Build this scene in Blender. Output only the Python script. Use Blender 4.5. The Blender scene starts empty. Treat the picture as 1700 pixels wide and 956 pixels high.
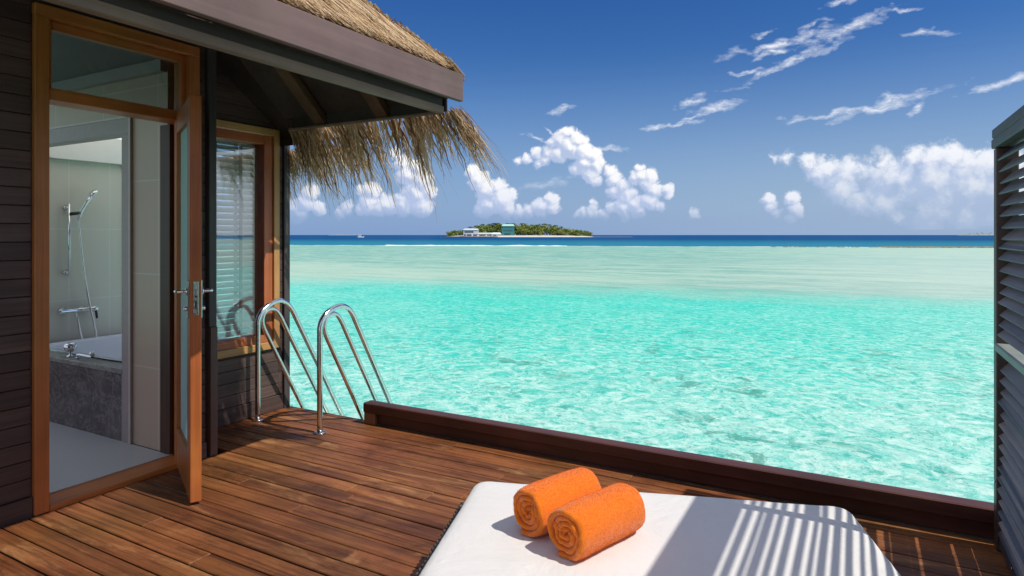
import bpy, bmesh, math, random
from mathutils import Vector, Matrix, noise as mnoise
R = math.radians
rnd = random.Random(7)
scene = bpy.context.scene
col = scene.collection

# ------------------------------------------------------------------ camera
YAW = R(29.0)                                   # the villa wall runs along +Y, the view turns 29 deg left of it
CY, SY = math.cos(YAW), math.sin(YAW)
def cw(X, Y, z=0.0):                            # metres right / ahead of the viewer -> world
    return Vector((X*CY - Y*SY, X*SY + Y*CY, z))
cam = bpy.data.cameras.new('camera'); cam_o = bpy.data.objects.new('camera', cam); col.objects.link(cam_o)
cam.sensor_width = 36.0; cam.lens = 36.0*1048/1700
cam.shift_y = -0.0518
cam.clip_start = 0.05; cam.clip_end = 60000
cam_o.location = (0, 0, 1.4); cam_o.rotation_euler = (R(90), 0, YAW)
scene.camera = cam_o
scene.render.resolution_x, scene.render.resolution_y = 1024, 576

# ------------------------------------------------------------------ light
SUN_DIR = Vector((0.728, 0.02, 1.0)).normalized()
SUN_EL = math.asin(SUN_DIR.z); SUN_AZ = math.atan2(SUN_DIR.x, SUN_DIR.y)
sl = bpy.data.lights.new('sun', 'SUN'); sl.energy = 3.5; sl.angle = R(0.5); sl.color = (1.0, 0.94, 0.85)
so = bpy.data.objects.new('sun', sl); col.objects.link(so)
so.rotation_euler = SUN_DIR.to_track_quat('Z', 'Y').to_euler()
scene.view_settings.view_transform = 'Standard'; scene.view_settings.look = 'None'
scene.view_settings.exposure = 0.17; scene.view_settings.gamma = 1.0
scene.view_settings.use_curve_mapping = False
scene.cycles.use_denoising = True
scene.cycles.max_bounces = 10; scene.cycles.diffuse_bounces = 5; scene.cycles.transparent_max_bounces = 24
scene.cycles.caustics_reflective = False; scene.cycles.caustics_refractive = False
scene.cycles.sample_clamp_indirect = 6.0

# ------------------------------------------------------------------ node helper
class NT:
    def __init__(s, nt): s.nt = nt
    def n(s, t, ins=None, **kw):
        nd = s.nt.nodes.new(t)
        for k, v in kw.items(): setattr(nd, k, v)
        if ins:
            for k, v in ins.items(): s.set(nd.inputs[k], v)
        return nd
    def set(s, sock, v):
        if isinstance(v, bpy.types.NodeSocket): s.nt.links.new(v, sock)
        elif isinstance(v, bpy.types.Node): s.nt.links.new(v.outputs[0], sock)
        else:
            if sock.type == 'RGBA' and len(v) == 3: v = (*v, 1)
            sock.default_value = v
    def m(s, op, a, b=0.0, c=0.0, clamp=False):
        nd = s.n('ShaderNodeMath', operation=op); nd.use_clamp = clamp
        s.set(nd.inputs[0], a); s.set(nd.inputs[1], b); s.set(nd.inputs[2], c)
        return nd.outputs[0]
    def v(s, op, a, b=(0, 0, 0), out=0):
        nd = s.n('ShaderNodeVectorMath', operation=op)
        s.set(nd.inputs[0], a)
        if op == 'SCALE': s.set(nd.inputs['Scale'], b)
        else: s.set(nd.inputs[1], b)
        return nd.outputs[out]
    def mix(s, f, a, b, mode='MIX'):
        nd = s.n('ShaderNodeMix', data_type='RGBA', blend_type=mode)
        s.set(nd.inputs[0], f); s.set(nd.inputs[6], a); s.set(nd.inputs[7], b)
        return nd.outputs[2]
    def ramp(s, f, lo, hi, t0=0.0, t1=1.0, smooth=True):
        nd = s.n('ShaderNodeMapRange', interpolation_type='SMOOTHSTEP' if smooth else 'LINEAR')
        s.set(nd.inputs[0], f)
        for i, x in enumerate((lo, hi, t0, t1)): s.set(nd.inputs[i+1], x)
        return nd.outputs[0]
    def noise(s, vec, scale, detail=4, rough=0.55, dist=0.0, out=0):
        nd = s.n('ShaderNodeTexNoise', {'Scale': scale, 'Detail': detail, 'Roughness': rough, 'Distortion': dist})
        if vec is not None: s.set(nd.inputs['Vector'], vec)
        return nd.outputs[out]
    def mapping(s, vec, scale=(1, 1, 1), loc=(0, 0, 0), rot=(0, 0, 0)):
        return s.n('ShaderNodeMapping', {'Vector': vec, 'Scale': scale, 'Location': loc, 'Rotation': rot}).outputs[0]
    def xyz(s, x=0., y=0., z=0.):
        return s.n('ShaderNodeCombineXYZ', {0: x, 1: y, 2: z}).outputs[0]
    def bump(s, h, strength=0.3, dist=0.01, normal=None):
        nd = s.n('ShaderNodeBump', {'Height': h, 'Strength': strength, 'Distance': dist})
        if normal is not None: s.set(nd.inputs['Normal'], normal)
        return nd.outputs[0]
def new_mat(name):
    m = bpy.data.materials.new(name); m.use_nodes = True
    m.node_tree.nodes.clear(); return m, NT(m.node_tree)
def finish(t, shader):
    o = t.n('ShaderNodeOutputMaterial'); t.nt.links.new(shader.outputs[0], o.inputs[0])
def principled(t, color, rough=0.5, metal=0.0, normal=None, **ins):
    p = t.n('ShaderNodeBsdfPrincipled', {'Base Color': color, 'Roughness': rough, 'Metallic': metal})
    for k, v in ins.items(): t.set(p.inputs[k.replace('_', ' ')], v)
    if normal is not None: t.set(p.inputs['Normal'], normal)
    return p

# ------------------------------------------------------------------ sky (world): Nishita + clouds by azimuth and elevation
world = bpy.data.worlds.new('World'); scene.world = world; world.use_nodes = True
world.node_tree.nodes.clear(); W = NT(world.node_tree)
def sky_deg(px, py):                            # chart of the clouds: chart position -> (azimuth, elevation) in degrees
    a = (px-850)/1048.0; x, y, z = a*CY - SY, a*SY + CY, -(py-390)/1048.0
    return math.degrees(math.atan2(x, y)), math.degrees(math.atan2(z, math.hypot(x, y)))
def chart(ox, oy, s, pts):
    out = []
    for p in pts:
        az, el = sky_deg(ox + p[0]/s, oy + p[1]/s)
        out.append((az, el, p[2]/s*0.0525))
    return out
CUM_A = chart(850, 200, 5.31, [(480,110,45),(570,165,70),(640,185,45),(420,180,60),(350,200,38),(500,240,90),(620,270,90),(720,310,66),(735,380,68),(640,390,80),
  (560,430,45),(690,480,60),(740,530,46),(320,280,50),(220,290,45),(130,345,40),(60,355,30),(290,345,52),(230,380,36),(400,300,70),
  (870,445,50),(900,520,66),(970,590,66),(890,620,46),(1020,660,76),(1080,730,76),(970,760,80),(880,770,50),(1000,815,52),(1120,800,56),
  (1130,420,33),(1130,490,56),(1215,500,60),(1085,505,48),(1190,560,58),(1260,610,62),(1220,720,78),(1290,760,46),(1375,600,42),(1390,650,26),
  (710,710,20),(720,770,28),(690,810,36),(620,820,34),(580,830,26),(800,825,44),(740,830,30)])
CUM_A += chart(470, 180, 2.4286, [(765,255,26),(790,290,40),(820,330,46),(870,320,36),(880,370,55),(920,350,22),(830,390,46),(900,405,36),(800,410,28),(950,418,22),
  (990,415,22),(1040,395,30),(1080,365,26),(1085,400,26),(1040,422,18)])
CUM_C = chart(470, 180, 2.4286, [(450,180,22),(480,220,32),(500,270,38),(540,235,30),(560,290,42),(530,340,50),(590,330,26),(560,395,44),(480,390,46),(420,390,42),(360,330,32),(320,330,18),
  (340,385,40),(390,405,34),(310,408,18),(260,395,22),(230,420,14),(40,400,36),(90,380,36),(110,340,32),(140,405,26),(60,430,34)])
CUM_E = chart(1050, 0, 2.39, [(540,790,20),(550,815,18),(570,845,15),(630,785,24),(650,835,25),(632,862,14),(245,850,16)])
BANK = chart(1050, 0, 2.39, [(1130,620,34),(1200,618,36),(1275,615,36),(1350,640,40),(1420,650,50),(1500,640,50),(1000,640,26),(940,635,12),(960,695,36),(900,680,28),(700,645,24),
  (610,630,16),(560,628,9),(780,665,36),(850,675,42),(1050,690,56),(1200,700,66),(1350,730,80),(1250,770,60),(1350,800,50),(1480,760,90),(1060,850,28),(1000,730,40),
  (740,690,40),(830,740,60),(1000,800,60),(900,800,50),(1200,840,70),(1330,850,60),(940,770,36),(1120,760,50),(1440,840,60)])
def wisps(ox, oy, s, pts):
    out = []
    for (X, Y, L, B, an) in pts:
        az, el = sky_deg(ox + X/s, oy + Y/s); k = 0.0525/s
        out.append((az, el, L*k*0.92, B*k*0.74, R(-an)))
    return out
WISP_R = wisps(1050, 0, 2.39, [(600,165,215,22,-9),(850,112,130,26,-13),(640,245,180,22,-20),(450,285,60,10,-5),(560,210,90,16,-8),(720,100,50,10,-8),(1140,130,90,14,6),
      (1070,38,60,9,3),(840,5,70,12,-12),(235,402,66,22,-16),(335,428,88,24,-12),(170,495,110,13,-4),(240,470,76,10,-18),(750,458,140,12,-6),(1000,416,160,22,-12),
      (1136,376,24,14,0),(1128,430,18,40,20),(1490,325,110,18,-12),(520,130,40,9,-10)])
WISP_A = wisps(850, 200, 5.31, [(230,170,130,24,18),(330,110,60,14,30),(850,240,160,34,5),(300,560,260,52,-12),(330,540,120,30,-22),(1340,40,130,28,8)]) + wisps(0, 0, 1.0, [(931,183,22,7,-20)])
def grp(name):
    g = bpy.data.node_groups.new(name, 'ShaderNodeTree')
    g.interface.new_socket('P', in_out='INPUT', socket_type='NodeSocketVector')
    g.interface.new_socket('D', in_out='OUTPUT', socket_type='NodeSocketFloat')
    return g, NT(g), g.nodes.new('NodeGroupInput'), g.nodes.new('NodeGroupOutput')
def blob_group(name, blobs, k, warp_amp, puff_amp, puff_scale):
    g, t, gi, go = grp(name)
    P = gi.outputs[0]
    nz = t.n('ShaderNodeTexNoise', {'Vector': P, 'Scale': 0.8, 'Detail': 4.0, 'Roughness': 0.6})
    w = t.v('MULTIPLY', t.v('SUBTRACT', nz.outputs['Color'], (0.5, 0.5, 0.5)), (warp_amp, warp_amp, 0))
    p = t.v('ADD', P, w); d = None
    for az, el, r in blobs:
        q = t.m('SUBTRACT', t.v('DISTANCE', p, (az, el, 0), out=1), r)
        d = q if d is None else t.m('SMOOTH_MIN', d, q, k)
    v1 = t.n('ShaderNodeTexVoronoi', {'Vector': p, 'Scale': puff_scale}, feature='F1')
    v2 = t.n('ShaderNodeTexVoronoi', {'Vector': p, 'Scale': puff_scale*2.4}, feature='F1')
    v3 = t.n('ShaderNodeTexVoronoi', {'Vector': p, 'Scale': puff_scale*5.3}, feature='F1')
    n2 = t.noise(p, 3.4, 4, 0.66)
    h = t.m('ADD', t.m('MULTIPLY', v1.outputs['Distance'], 0.42), t.m('ADD', t.m('MULTIPLY', v2.outputs['Distance'], 0.26), t.m('MULTIPLY', v3.outputs['Distance'], 0.16)))
    h = t.m('ADD', h, t.m('MULTIPLY', n2, 0.46))
    d = t.m('ADD', d, t.m('MULTIPLY', t.m('SUBTRACT', h, 0.88), puff_amp))
    t.nt.links.new(d, go.inputs[0]); return g
def wisp_group(name, lst):
    g, t, gi, go = grp(name)
    nz = t.n('ShaderNodeTexNoise', {'Vector': gi.outputs[0], 'Scale': 0.5, 'Detail': 3.0, 'Roughness': 0.55})
    pw = t.v('ADD', gi.outputs[0], t.v('MULTIPLY', t.v('SUBTRACT', nz.outputs['Color'], (0.5, 0.5, 0.5)), (2.0, 1.5, 0)))
    dw = None
    for a_, e_, L, B, an in lst:
        q = t.v('SUBTRACT', pw, (a_, e_, 0))
        q = t.n('ShaderNodeVectorRotate', {'Vector': q, 'Angle': -an}, rotation_type='Z_AXIS').outputs[0]
        q = t.v('LENGTH', t.v('MULTIPLY', q, (1/L, 1/B, 0)), out=1)
        dw = q if dw is None else t.m('MINIMUM', dw, q)
    t.nt.links.new(dw, go.inputs[0]); return g
def use(g, P):
    nd = W.n('ShaderNodeGroup'); nd.node_tree = g; W.set(nd.inputs[0], P); return nd.outputs[0]
geo = W.n('ShaderNodeTexCoord').outputs['Generated']
sp = W.n('ShaderNodeSeparateXYZ', {0: geo}); gx, gy, gz = sp.outputs
hyp = W.m('SQRT', W.m('ADD', W.m('MULTIPLY', gx, gx), W.m('MULTIPLY', gy, gy)))
az = W.m('MULTIPLY', W.m('ARCTAN2', gx, gy), 180/math.pi); el = W.m('MULTIPLY', W.m('ARCTAN2', gz, hyp), 180/math.pi)
P = W.xyz(az, el, 0.0)
Psun = W.v('ADD', P, (0.22, 0.30, 0)); Psun2 = W.v('ADD', P, (0.9, 1.1, 0))
SKY_STRENGTH = 0.12
sky = W.n('ShaderNodeTexSky', sky_type='NISHITA'); sky.sun_disc = False
sky.sun_elevation = SUN_EL; sky.sun_rotation = SUN_AZ; sky.altitude = 0; sky.air_density = 1.0; sky.dust_density = 0.1; sky.ozone_density = 4.0
hs = W.n('ShaderNodeHueSaturation', {'Hue': 0.514, 'Saturation': 1.34, 'Value': 0.68, 'Color': sky.outputs[0]})
skyc = hs.outputs[0]
low = W.ramp(el, -3.0, 17.0, 1.0, 0.0)          # low air over the sea is a dull violet blue
skyc = W.mix(low, skyc, W.mix(W.ramp(az, -45.0, 8.0), (1.50, 2.5, 4.6), (2.25, 3.2, 4.9)))
CL = 7.8
def wisp_layer(base, g):
    d = use(g, P)
    fine = W.noise(W.mapping(P, scale=(0.55, 1.5, 1), rot=(0, 0, R(15))), 1.0, 6, 0.58, 0.4)
    a = W.ramp(W.m('ADD', d, W.m('MULTIPLY', W.m('SUBTRACT', fine, 0.5), 3.4)), 1.30, -0.35, smooth=False)
    fine2 = W.noise(W.mapping(P, scale=(0.5, 1.2, 1), rot=(0, 0, R(-20))), 2.6, 6, 0.66, 0.6)
    a = W.m('MULTIPLY', a, W.ramp(fine2, 0.28, 0.62, 0.25, 1.0))
    a = W.m('MULTIPLY', W.m('MULTIPLY', a, 0.86), W.ramp(el, 2.5, 9.5, 0.22, 1.0))
    return W.mix(a, base, (CL*.95, CL*.97, CL*1.02))
def cumulus_layer(base, blobs, name, fade=None):
    g = blob_group(name, blobs, 0.12, 0.9, 0.62, 0.95)
    d0 = use(g, P); d1 = use(g, Psun); d2 = use(g, Psun2)
    a = W.ramp(d0, 0.15, -0.20)
    lite = W.m('ADD', W.m('MULTIPLY', W.m('SUBTRACT', d1, d0), 0.95), W.m('MULTIPLY', W.m('SUBTRACT', d2, d0), 0.42))
    lite = W.ramp(lite, -0.30, 0.85)
    c = W.mix(lite, (CL*.44, CL*.53, CL*.74), (CL*1.0, CL*.99, CL*.98))
    c = W.mix(W.ramp(el, 1.2, 7.0, 0.45, 0.04), c, (CL*.40, CL*.50, CL*.76))
    a = W.m('MULTIPLY', a, W.ramp(el, 1.3, 2.8, 0.25, 1.0))
    if fade is not None: a = W.m('MULTIPLY', a, fade)
    return W.mix(a, base, c)
def bank_layer(base):
    g = blob_group('bank_field', BANK, 0.5, 2.3, 0.75, 0.85)
    d0 = use(g, P); d2 = use(g, Psun2)
    a = W.m('MULTIPLY', W.ramp(d0, 0.32, -0.62), 0.86)
    l = W.ramp(W.m('SUBTRACT', d2, d0), -0.5, 1.2)
    c = W.mix(l, (CL*.50, CL*.58, CL*.80), (CL*.97, CL*.97, CL*1.0))
    return W.mix(W.m('MULTIPLY', a, W.ramp(el, 1.0, 6.8, 0.35, 1.0)), base, c)
# unseen bright cloud added above and behind the viewer to fill the shade
off = W.m('MAXIMUM', W.ramp(el, 27.0, 44.0), W.m('MAXIMUM', W.ramp(az, 14.0, 40.0), W.ramp(az, -72.0, -92.0)))
ccn = W.noise(W.v('MULTIPLY', geo, (1.0, 1.0, 1.6)), 2.6, 7, 0.60, 0.3)
fill_cloud = W.m('MULTIPLY', W.ramp(ccn, 0.36, 0.56), off)
skyc = W.mix(W.m('MULTIPLY', fill_cloud, 0.60), skyc, W.mix(W.ramp(ccn, 0.5, 0.75), (CL*.98, CL*.99, CL*1.0), (CL*.66, CL*.68, CL*.72)))
def background(c): return W.n('ShaderNodeBackground', {'Color': c, 'Strength': SKY_STRENGTH}).outputs[0]
def inside(px0, px1, e0, e1):                    # a patch of sky; outside it the cloud nodes are skipped
    a0, a1 = sky_deg(px0, 390)[0], sky_deg(px1, 390)[0]
    return W.m('MULTIPLY', W.m('MULTIPLY', W.m('GREATER_THAN', az, a0), W.m('LESS_THAN', az, a1)), W.m('MULTIPLY', W.m('GREATER_THAN', el, e0), W.m('LESS_THAN', el, e1)))
def patch(base_sh, mask, c):
    mx_ = W.n('ShaderNodeMixShader', {0: mask}); W.nt.links.new(base_sh, mx_.inputs[1]); W.nt.links.new(background(c), mx_.inputs[2]); return mx_.outputs[0]
gwr = wisp_group('wisp_field_right', WISP_R); gwa = wisp_group('wisp_field_mid', WISP_A)
sh = background(skyc)
sh = patch(sh, inside(1020, 1790, 7.9, 24.0), wisp_layer(skyc, gwr))
sh = patch(sh, inside(420, 744, 0.4, 11.0), cumulus_layer(skyc, CUM_C, 'cumulus_left', W.ramp(az, -51.0, -45.0, 0.40, 1.0)))
sh = patch(sh, inside(744, 1215, 0.4, 12.0), cumulus_layer(wisp_layer(wisp_layer(skyc, gwr), gwa), CUM_A, 'cumulus_mid'))
sh = patch(sh, inside(1120, 1790, 0.4, 7.9), cumulus_layer(bank_layer(wisp_layer(skyc, gwr)), CUM_E, 'cumulus_right'))
wo = W.n('ShaderNodeOutputWorld'); world.node_tree.links.new(sh, wo.inputs[0])
world.cycles.sampling_method = 'MANUAL'; world.cycles.sample_map_resolution = 512

# ------------------------------------------------------------------ mesh helper
class MB:
    def __init__(s): s.bm = bmesh.new()
    def box(s, x0, x1, y0, y1, z0, z1, M=None, bevel=0.0, seg=1):
        vs = [s.bm.verts.new(Vector(p)) for p in ((x0,y0,z0),(x1,y0,z0),(x1,y1,z0),(x0,y1,z0),(x0,y0,z1),(x1,y0,z1),(x1,y1,z1),(x0,y1,z1))]
        if M is not None:
            for v in vs: v.co = M @ v.co
        fs = [s.bm.faces.new([vs[i] for i in q]) for q in ((0,3,2,1),(4,5,6,7),(0,1,5,4),(1,2,6,5),(2,3,7,6),(3,0,4,7))]
        if bevel:
            es = list({e for f in fs for e in f.edges})
            bmesh.ops.bevel(s.bm, geom=es, offset=bevel, segments=seg, profile=0.5, affect='EDGES')
        return s
    def beam(s, a, b, w, h, bevel=0.0, up=(0, 0, 1)):       # bar from a to b
        a, b = Vector(a), Vector(b); z = (b-a).normalized()
        x = Vector(up).cross(z)
        if x.length < 1e-5: x = Vector((1, 0, 0))
        x.normalize(); y = z.cross(x)
        M = Matrix.Translation(a) @ Matrix((x, y, z)).transposed().to_4x4()
        return s.box(-w/2, w/2, -h/2, h/2, 0, (b-a).length, M, bevel)
    def tube(s, pts, r, n=10, caps=True):
        pts = [Vector(p) for p in pts]; rings = []
        rs = r if isinstance(r, (list, tuple)) else [r]*len(pts)
        ref = None
        for i, p in enumerate(pts):
            t = (pts[min(i+1, len(pts)-1)] - pts[max(i-1, 0)]).normalized()
            if ref is None:
                ref = t.cross(Vector((0, 0, 1)))
                if ref.length < 1e-3: ref = t.cross(Vector((0, 1, 0)))
            x = (ref - t*ref.dot(t)).normalized(); y = t.cross(x); ref = x
            rings.append([s.bm.verts.new(p + (x*math.cos(a) + y*math.sin(a))*rs[i]) for a in [2*math.pi*k/n for k in range(n)]])
        for A, B in zip(rings, rings[1:]):
            for k in range(n):
                f = s.bm.faces.new((A[k], A[(k+1) % n], B[(k+1) % n], B[k])); f.smooth = True
        if caps:
            s.bm.faces.new(list(reversed(rings[0]))); s.bm.faces.new(rings[-1])
        return s
    def disc(s, c, axis, prof, n=20):                        # lathe: prof = [(radius, height along axis)]
        c = Vector(c); z = Vector(axis).normalized(); x = z.orthogonal().normalized(); y = z.cross(x)
        rings = [[s.bm.verts.new(c + z*h + (x*math.cos(2*math.pi*k/n) + y*math.sin(2*math.pi*k/n))*r) for k in range(n)] for r, h in prof]
        for A, B in zip(rings, rings[1:]):
            for k in range(n):
                f = s.bm.faces.new((A[k], A[(k+1) % n], B[(k+1) % n], B[k])); f.smooth = True
        s.bm.faces.new(list(reversed(rings[0]))); s.bm.faces.new(rings[-1])
        return s
    def poly(s, pts):
        return s.bm.faces.new([s.bm.verts.new(Vector(p)) for p in pts])
    def build(s, name, mat, parent=None, smooth=False):
        me = bpy.data.meshes.new(name)
        bmesh.ops.recalc_face_normals(s.bm, faces=s.bm.faces) if len(s.bm.faces) < 60000 else None
        s.bm.to_mesh(me); s.bm.free()
        me.materials.append(mat)
        if smooth:
            for p in me.polygons: p.use_smooth = True
        o = bpy.data.objects.new(name, me); col.objects.link(o)
        if parent is not None: adopt(o, parent)
        return o
def world_loc(o):
    v = Vector((0, 0, 0)); 
    while o is not None and o.type == 'EMPTY': return o.location.copy()
    return v
def adopt(o, parent):
    o.parent = parent
    o.matrix_parent_inverse = Matrix.Translation(-world_loc(parent)) if parent.type == 'EMPTY' else Matrix.Identity(4)
def thing(name, loc, label, cat, group=None):
    o = bpy.data.objects.new(name, None); col.objects.link(o); o.location = loc; o.empty_display_size = 0.2
    o['label'] = label; o['category'] = cat
    if group: o['group'] = group
    return o
def tag(o, label, cat, group=None):
    o['label'] = label; o['category'] = cat
    if group: o['group'] = group
    return o
def kind(o, k): o['kind'] = k; return o

# ------------------------------------------------------------------ materials
def wood(name, c0, c1, axis='x', rough=0.5, grain=1.0, var=0.35, wear=None, bump=0.25, spec=0.4):
    m, t = new_mat(name)
    co = t.n('ShaderNodeTexCoord').outputs['Object']
    rp = t.n('ShaderNodeNewGeometry').outputs['Random Per Island']
    off = t.v('ADD', co, t.v('SCALE', (7.3, 3.1, 5.7), rp) if False else t.xyz(t.m('MULTIPLY', rp, 17.0), t.m('MULTIPLY', rp, 29.0), t.m('MULTIPLY', rp, 11.0)))
    long_, cross = 1.6*grain, 55.0*grain
    sc = {'x': (long_, cross, cross), 'y': (cross, long_, cross), 'z': (cross, cross, long_)}[axis]
    g1 = t.noise(t.mapping(off, scale=sc), 1.0, 6, 0.62, 0.6)
    g2 = t.noise(t.mapping(off, scale=tuple(x*0.22 for x in sc)), 1.0, 3, 0.5, 0.3)
    f = t.ramp(t.m('ADD', t.m('MULTIPLY', g1, 0.6), t.m('MULTIPLY', g2, 0.4)), 0.34, 0.66)
    c = t.mix(f, c0, c1)
    c = t.mix(t.ramp(rp, 0, 1, 0, var, smooth=False), c, tuple(x*0.45 for x in c0))
    hs = t.n('ShaderNodeHueSaturation', {'Hue': t.ramp(t.noise(co, 1.3, 2), 0.3, 0.7, 0.493, 0.507), 'Saturation': 1.0, 'Value': t.ramp(t.noise(co, 2.3, 4), 0.25, 0.75, 0.78, 1.2), 'Color': c})
    c = hs.outputs[0]
    r = rough
    if wear:
        st = {'x': (1.2, 5, 5), 'y': (5, 1.2, 5), 'z': (5, 5, 1.2)}[axis]
        w = t.noise(t.mapping(off, scale=st), 1.0, 8, 0.72, 0.4)
        c = t.mix(t.m('MULTIPLY', t.ramp(w, 0.52, 0.74), wear[1]), c, wear[0])
        dk = t.noise(t.mapping(co, scale=(1.6, 2.6, 1)), 1.0, 8, 0.74, 0.5)
        c = t.mix(t.m('MULTIPLY', t.ramp(dk, 0.48, 0.66), 0.62), c, tuple(x*0.5 for x in c0))
        sp_ = t.noise(t.mapping(co, scale=(30, 34, 30)), 1.0, 3, 0.6)
        c = t.mix(t.m('MULTIPLY', t.ramp(sp_, 0.62, 0.72), 0.35), c, tuple(x*0.35 for x in c0))
        r = t.ramp(w, 0.3, 0.7, rough-0.1, rough+0.15)
    b = t.bump(t.m('ADD', g1, t.m('MULTIPLY', g2, 0.5)), bump, 0.003)
    finish(t, principled(t, c, r, normal=b, **{'Specular_IOR_Level': spec})); return m
def plain(name, c, rough=0.5, metal=0.0, nscale=20, namp=0.12, bump=0.0, bscale=200, spec=0.5):
    m, t = new_mat(name)
    co = t.n('ShaderNodeTexCoord').outputs['Object']
    n1 = t.noise(co, nscale, 5, 0.6)
    cc = t.mix(n1, tuple(x*(1-namp) for x in c), tuple(min(1, x*(1+namp)) for x in c))
    b = t.bump(t.noise(co, bscale, 3), bump, 0.002) if bump else None
    finish(t, principled(t, cc, rough, metal, b, **{'Specular_IOR_Level': spec})); return m
def glass(name, tint=(0.9, 0.95, 0.93), refl=0.1):
    m, t = new_mat(name)
    fr = t.n('ShaderNodeFresnel', {'IOR': 1.5})
    f = t.m('ADD', t.m('MULTIPLY', fr.outputs[0], 0.9), refl, clamp=True)
    co = t.n('ShaderNodeTexCoord').outputs['Object']
    b = t.bump(t.noise(co, 2.5, 2), 0.03, 0.02)
    g = t.n('ShaderNodeBsdfGlossy', {'Color': (0.95, 0.97, 1.0), 'Roughness': 0.015, 'Normal': b})
    tr = t.n('ShaderNodeBsdfTransparent', {'Color': tint})
    mx = t.n('ShaderNodeMixShader', {0: f}); t.nt.links.new(tr.outputs[0], mx.inputs[1]); t.nt.links.new(g.outputs[0], mx.inputs[2])
    finish(t, mx); return m
def tile(name, c, c2, grout, sx, sz, axes, rough=0.35, off=(0, 0), gw=0.004):
    m, t = new_mat(name)
    co = t.n('ShaderNodeTexCoord').outputs['Object']; s_ = t.n('ShaderNodeSeparateXYZ', {0: co})
    a, b = s_.outputs[axes[0]], s_.outputs[axes[1]]
    def line(q, s, o):
        u = t.m('FRACT', t.m('DIVIDE', t.m('ADD', q, 50*s + o), s))
        return t.m('MAXIMUM', t.m('LESS_THAN', u, gw/s), t.m('GREATER_THAN', u, 1-gw/s))
    g = t.m('MAXIMUM', line(a, sx, off[0]), line(b, sz, off[1]))
    st = t.noise(t.mapping(co, scale=(40, 40, 3)), 1.0, 4); n2 = t.noise(co, 4, 4)
    cc = t.mix(t.m('MULTIPLY_ADD', st, 0.6, t.m('MULTIPLY', n2, 0.4)), c, c2)
    cc = t.mix(g, cc, grout)
    finish(t, principled(t, cc, rough, normal=t.bump(t.m('SUBTRACT', st, t.m('MULTIPLY', g, 2)), 0.15, 0.002))); return m
def stone(name, c0, c1, rough=0.3):
    m, t = new_mat(name)
    co = t.n('ShaderNodeTexCoord').outputs['Object']
    a = t.noise(co, 6, 8, 0.7, 1.2); b = t.noise(co, 30, 5, 0.65, 0.6)
    f = t.ramp(t.m('ADD', t.m('MULTIPLY', a, 0.65), t.m('MULTIPLY', b, 0.35)), 0.38, 0.66)
    v_ = t.ramp(t.m('ABSOLUTE', t.m('SUBTRACT', t.noise(co, 5, 7, 0.7, 2.0), 0.5)), 0.0, 0.03, 1, 0)
    c = t.mix(t.m('MULTIPLY', v_, 0.5), t.mix(f, c0, c1), tuple(min(1, x*2.2) for x in c1))
    finish(t, principled(t, c, rough)); return m
def steel(name, rough=0.16, c=(0.72, 0.71, 0.69)):
    m, t = new_mat(name)
    co = t.n('ShaderNodeTexCoord').outputs['Object']
    r = t.ramp(t.noise(co, 60, 4), 0.3, 0.7, rough*0.7, rough*1.6)
    finish(t, principled(t, c, r, 1.0)); return m

M_deck = wood('deck_timber', (0.100, 0.034, 0.013), (0.34, 0.126, 0.040), 'x', 0.50, 1.0, 0.38, wear=((0.52, 0.265, 0.11), 0.8), bump=0.8, spec=0.3)
M_frame = wood('teak', (0.46, 0.150, 0.038), (0.62, 0.225, 0.065), 'z', 0.38, 0.8, 0.18)
M_frame_y = wood('teak_rail', (0.46, 0.150, 0.038), (0.62, 0.225, 0.065), 'y', 0.38, 0.8, 0.15)
M_door = wood('door_teak', (0.34, 0.10, 0.026), (0.48, 0.155, 0.042), 'z', 0.38, 0.8, 0.18)
M_jamb_shade = wood('shaded_teak', (0.045, 0.016, 0.008), (0.08, 0.03, 0.014), 'z', 0.5, 0.8, 0.15)  # teak darkened to hold the shade of the door recess
M_frame_red = wood('red_teak', (0.38, 0.095, 0.035), (0.52, 0.15, 0.055), 'z', 0.4, 0.8, 0.15)
M_frame_red_y = wood('red_teak_rail', (0.38, 0.095, 0.035), (0.52, 0.15, 0.055), 'y', 0.4, 0.8, 0.15)
M_casing = wood('pale_teak', (0.48, 0.24, 0.085), (0.62, 0.34, 0.13), 'z', 0.45, 0.8, 0.12)
M_casing_y = wood('pale_teak_rail', (0.48, 0.24, 0.085), (0.62, 0.34, 0.13), 'y', 0.45, 0.8, 0.12)
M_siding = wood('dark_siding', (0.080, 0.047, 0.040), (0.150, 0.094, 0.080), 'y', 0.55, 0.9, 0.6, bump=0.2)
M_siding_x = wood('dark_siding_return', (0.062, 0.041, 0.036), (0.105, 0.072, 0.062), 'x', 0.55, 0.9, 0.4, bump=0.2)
M_post = wood('dark_post', (0.055, 0.045, 0.043), (0.085, 0.070, 0.066), 'z', 0.55, 0.9, 0.2, bump=0.2)
M_post_brown = wood('brown_board', (0.10, 0.058, 0.045), (0.15, 0.09, 0.07), 'z', 0.55, 0.9, 0.2, bump=0.2)
M_kerb = wood('dark_red_timber', (0.070, 0.026, 0.017), (0.135, 0.050, 0.033), 'x', 0.42, 0.8, 0.25, bump=0.3)
M_kerb_block = wood('brown_block', (0.22, 0.095, 0.04), (0.32, 0.15, 0.07), 'z', 0.5, 0.8, 0.2, bump=0.3)
M_fascia = wood('mauve_board', (0.145, 0.094, 0.084), (0.185, 0.122, 0.110), 'y', 0.55, 0.7, 0.05, bump=0.2)
M_soffit = wood('grey_soffit', (0.19, 0.125, 0.082), (0.28, 0.195, 0.135), 'y', 0.6, 0.8, 0.1, bump=0.15)
M_soffit_dark = wood('dark_soffit', (0.045, 0.032, 0.027), (0.07, 0.05, 0.042), 'y', 0.6, 0.8, 0.2)
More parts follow.
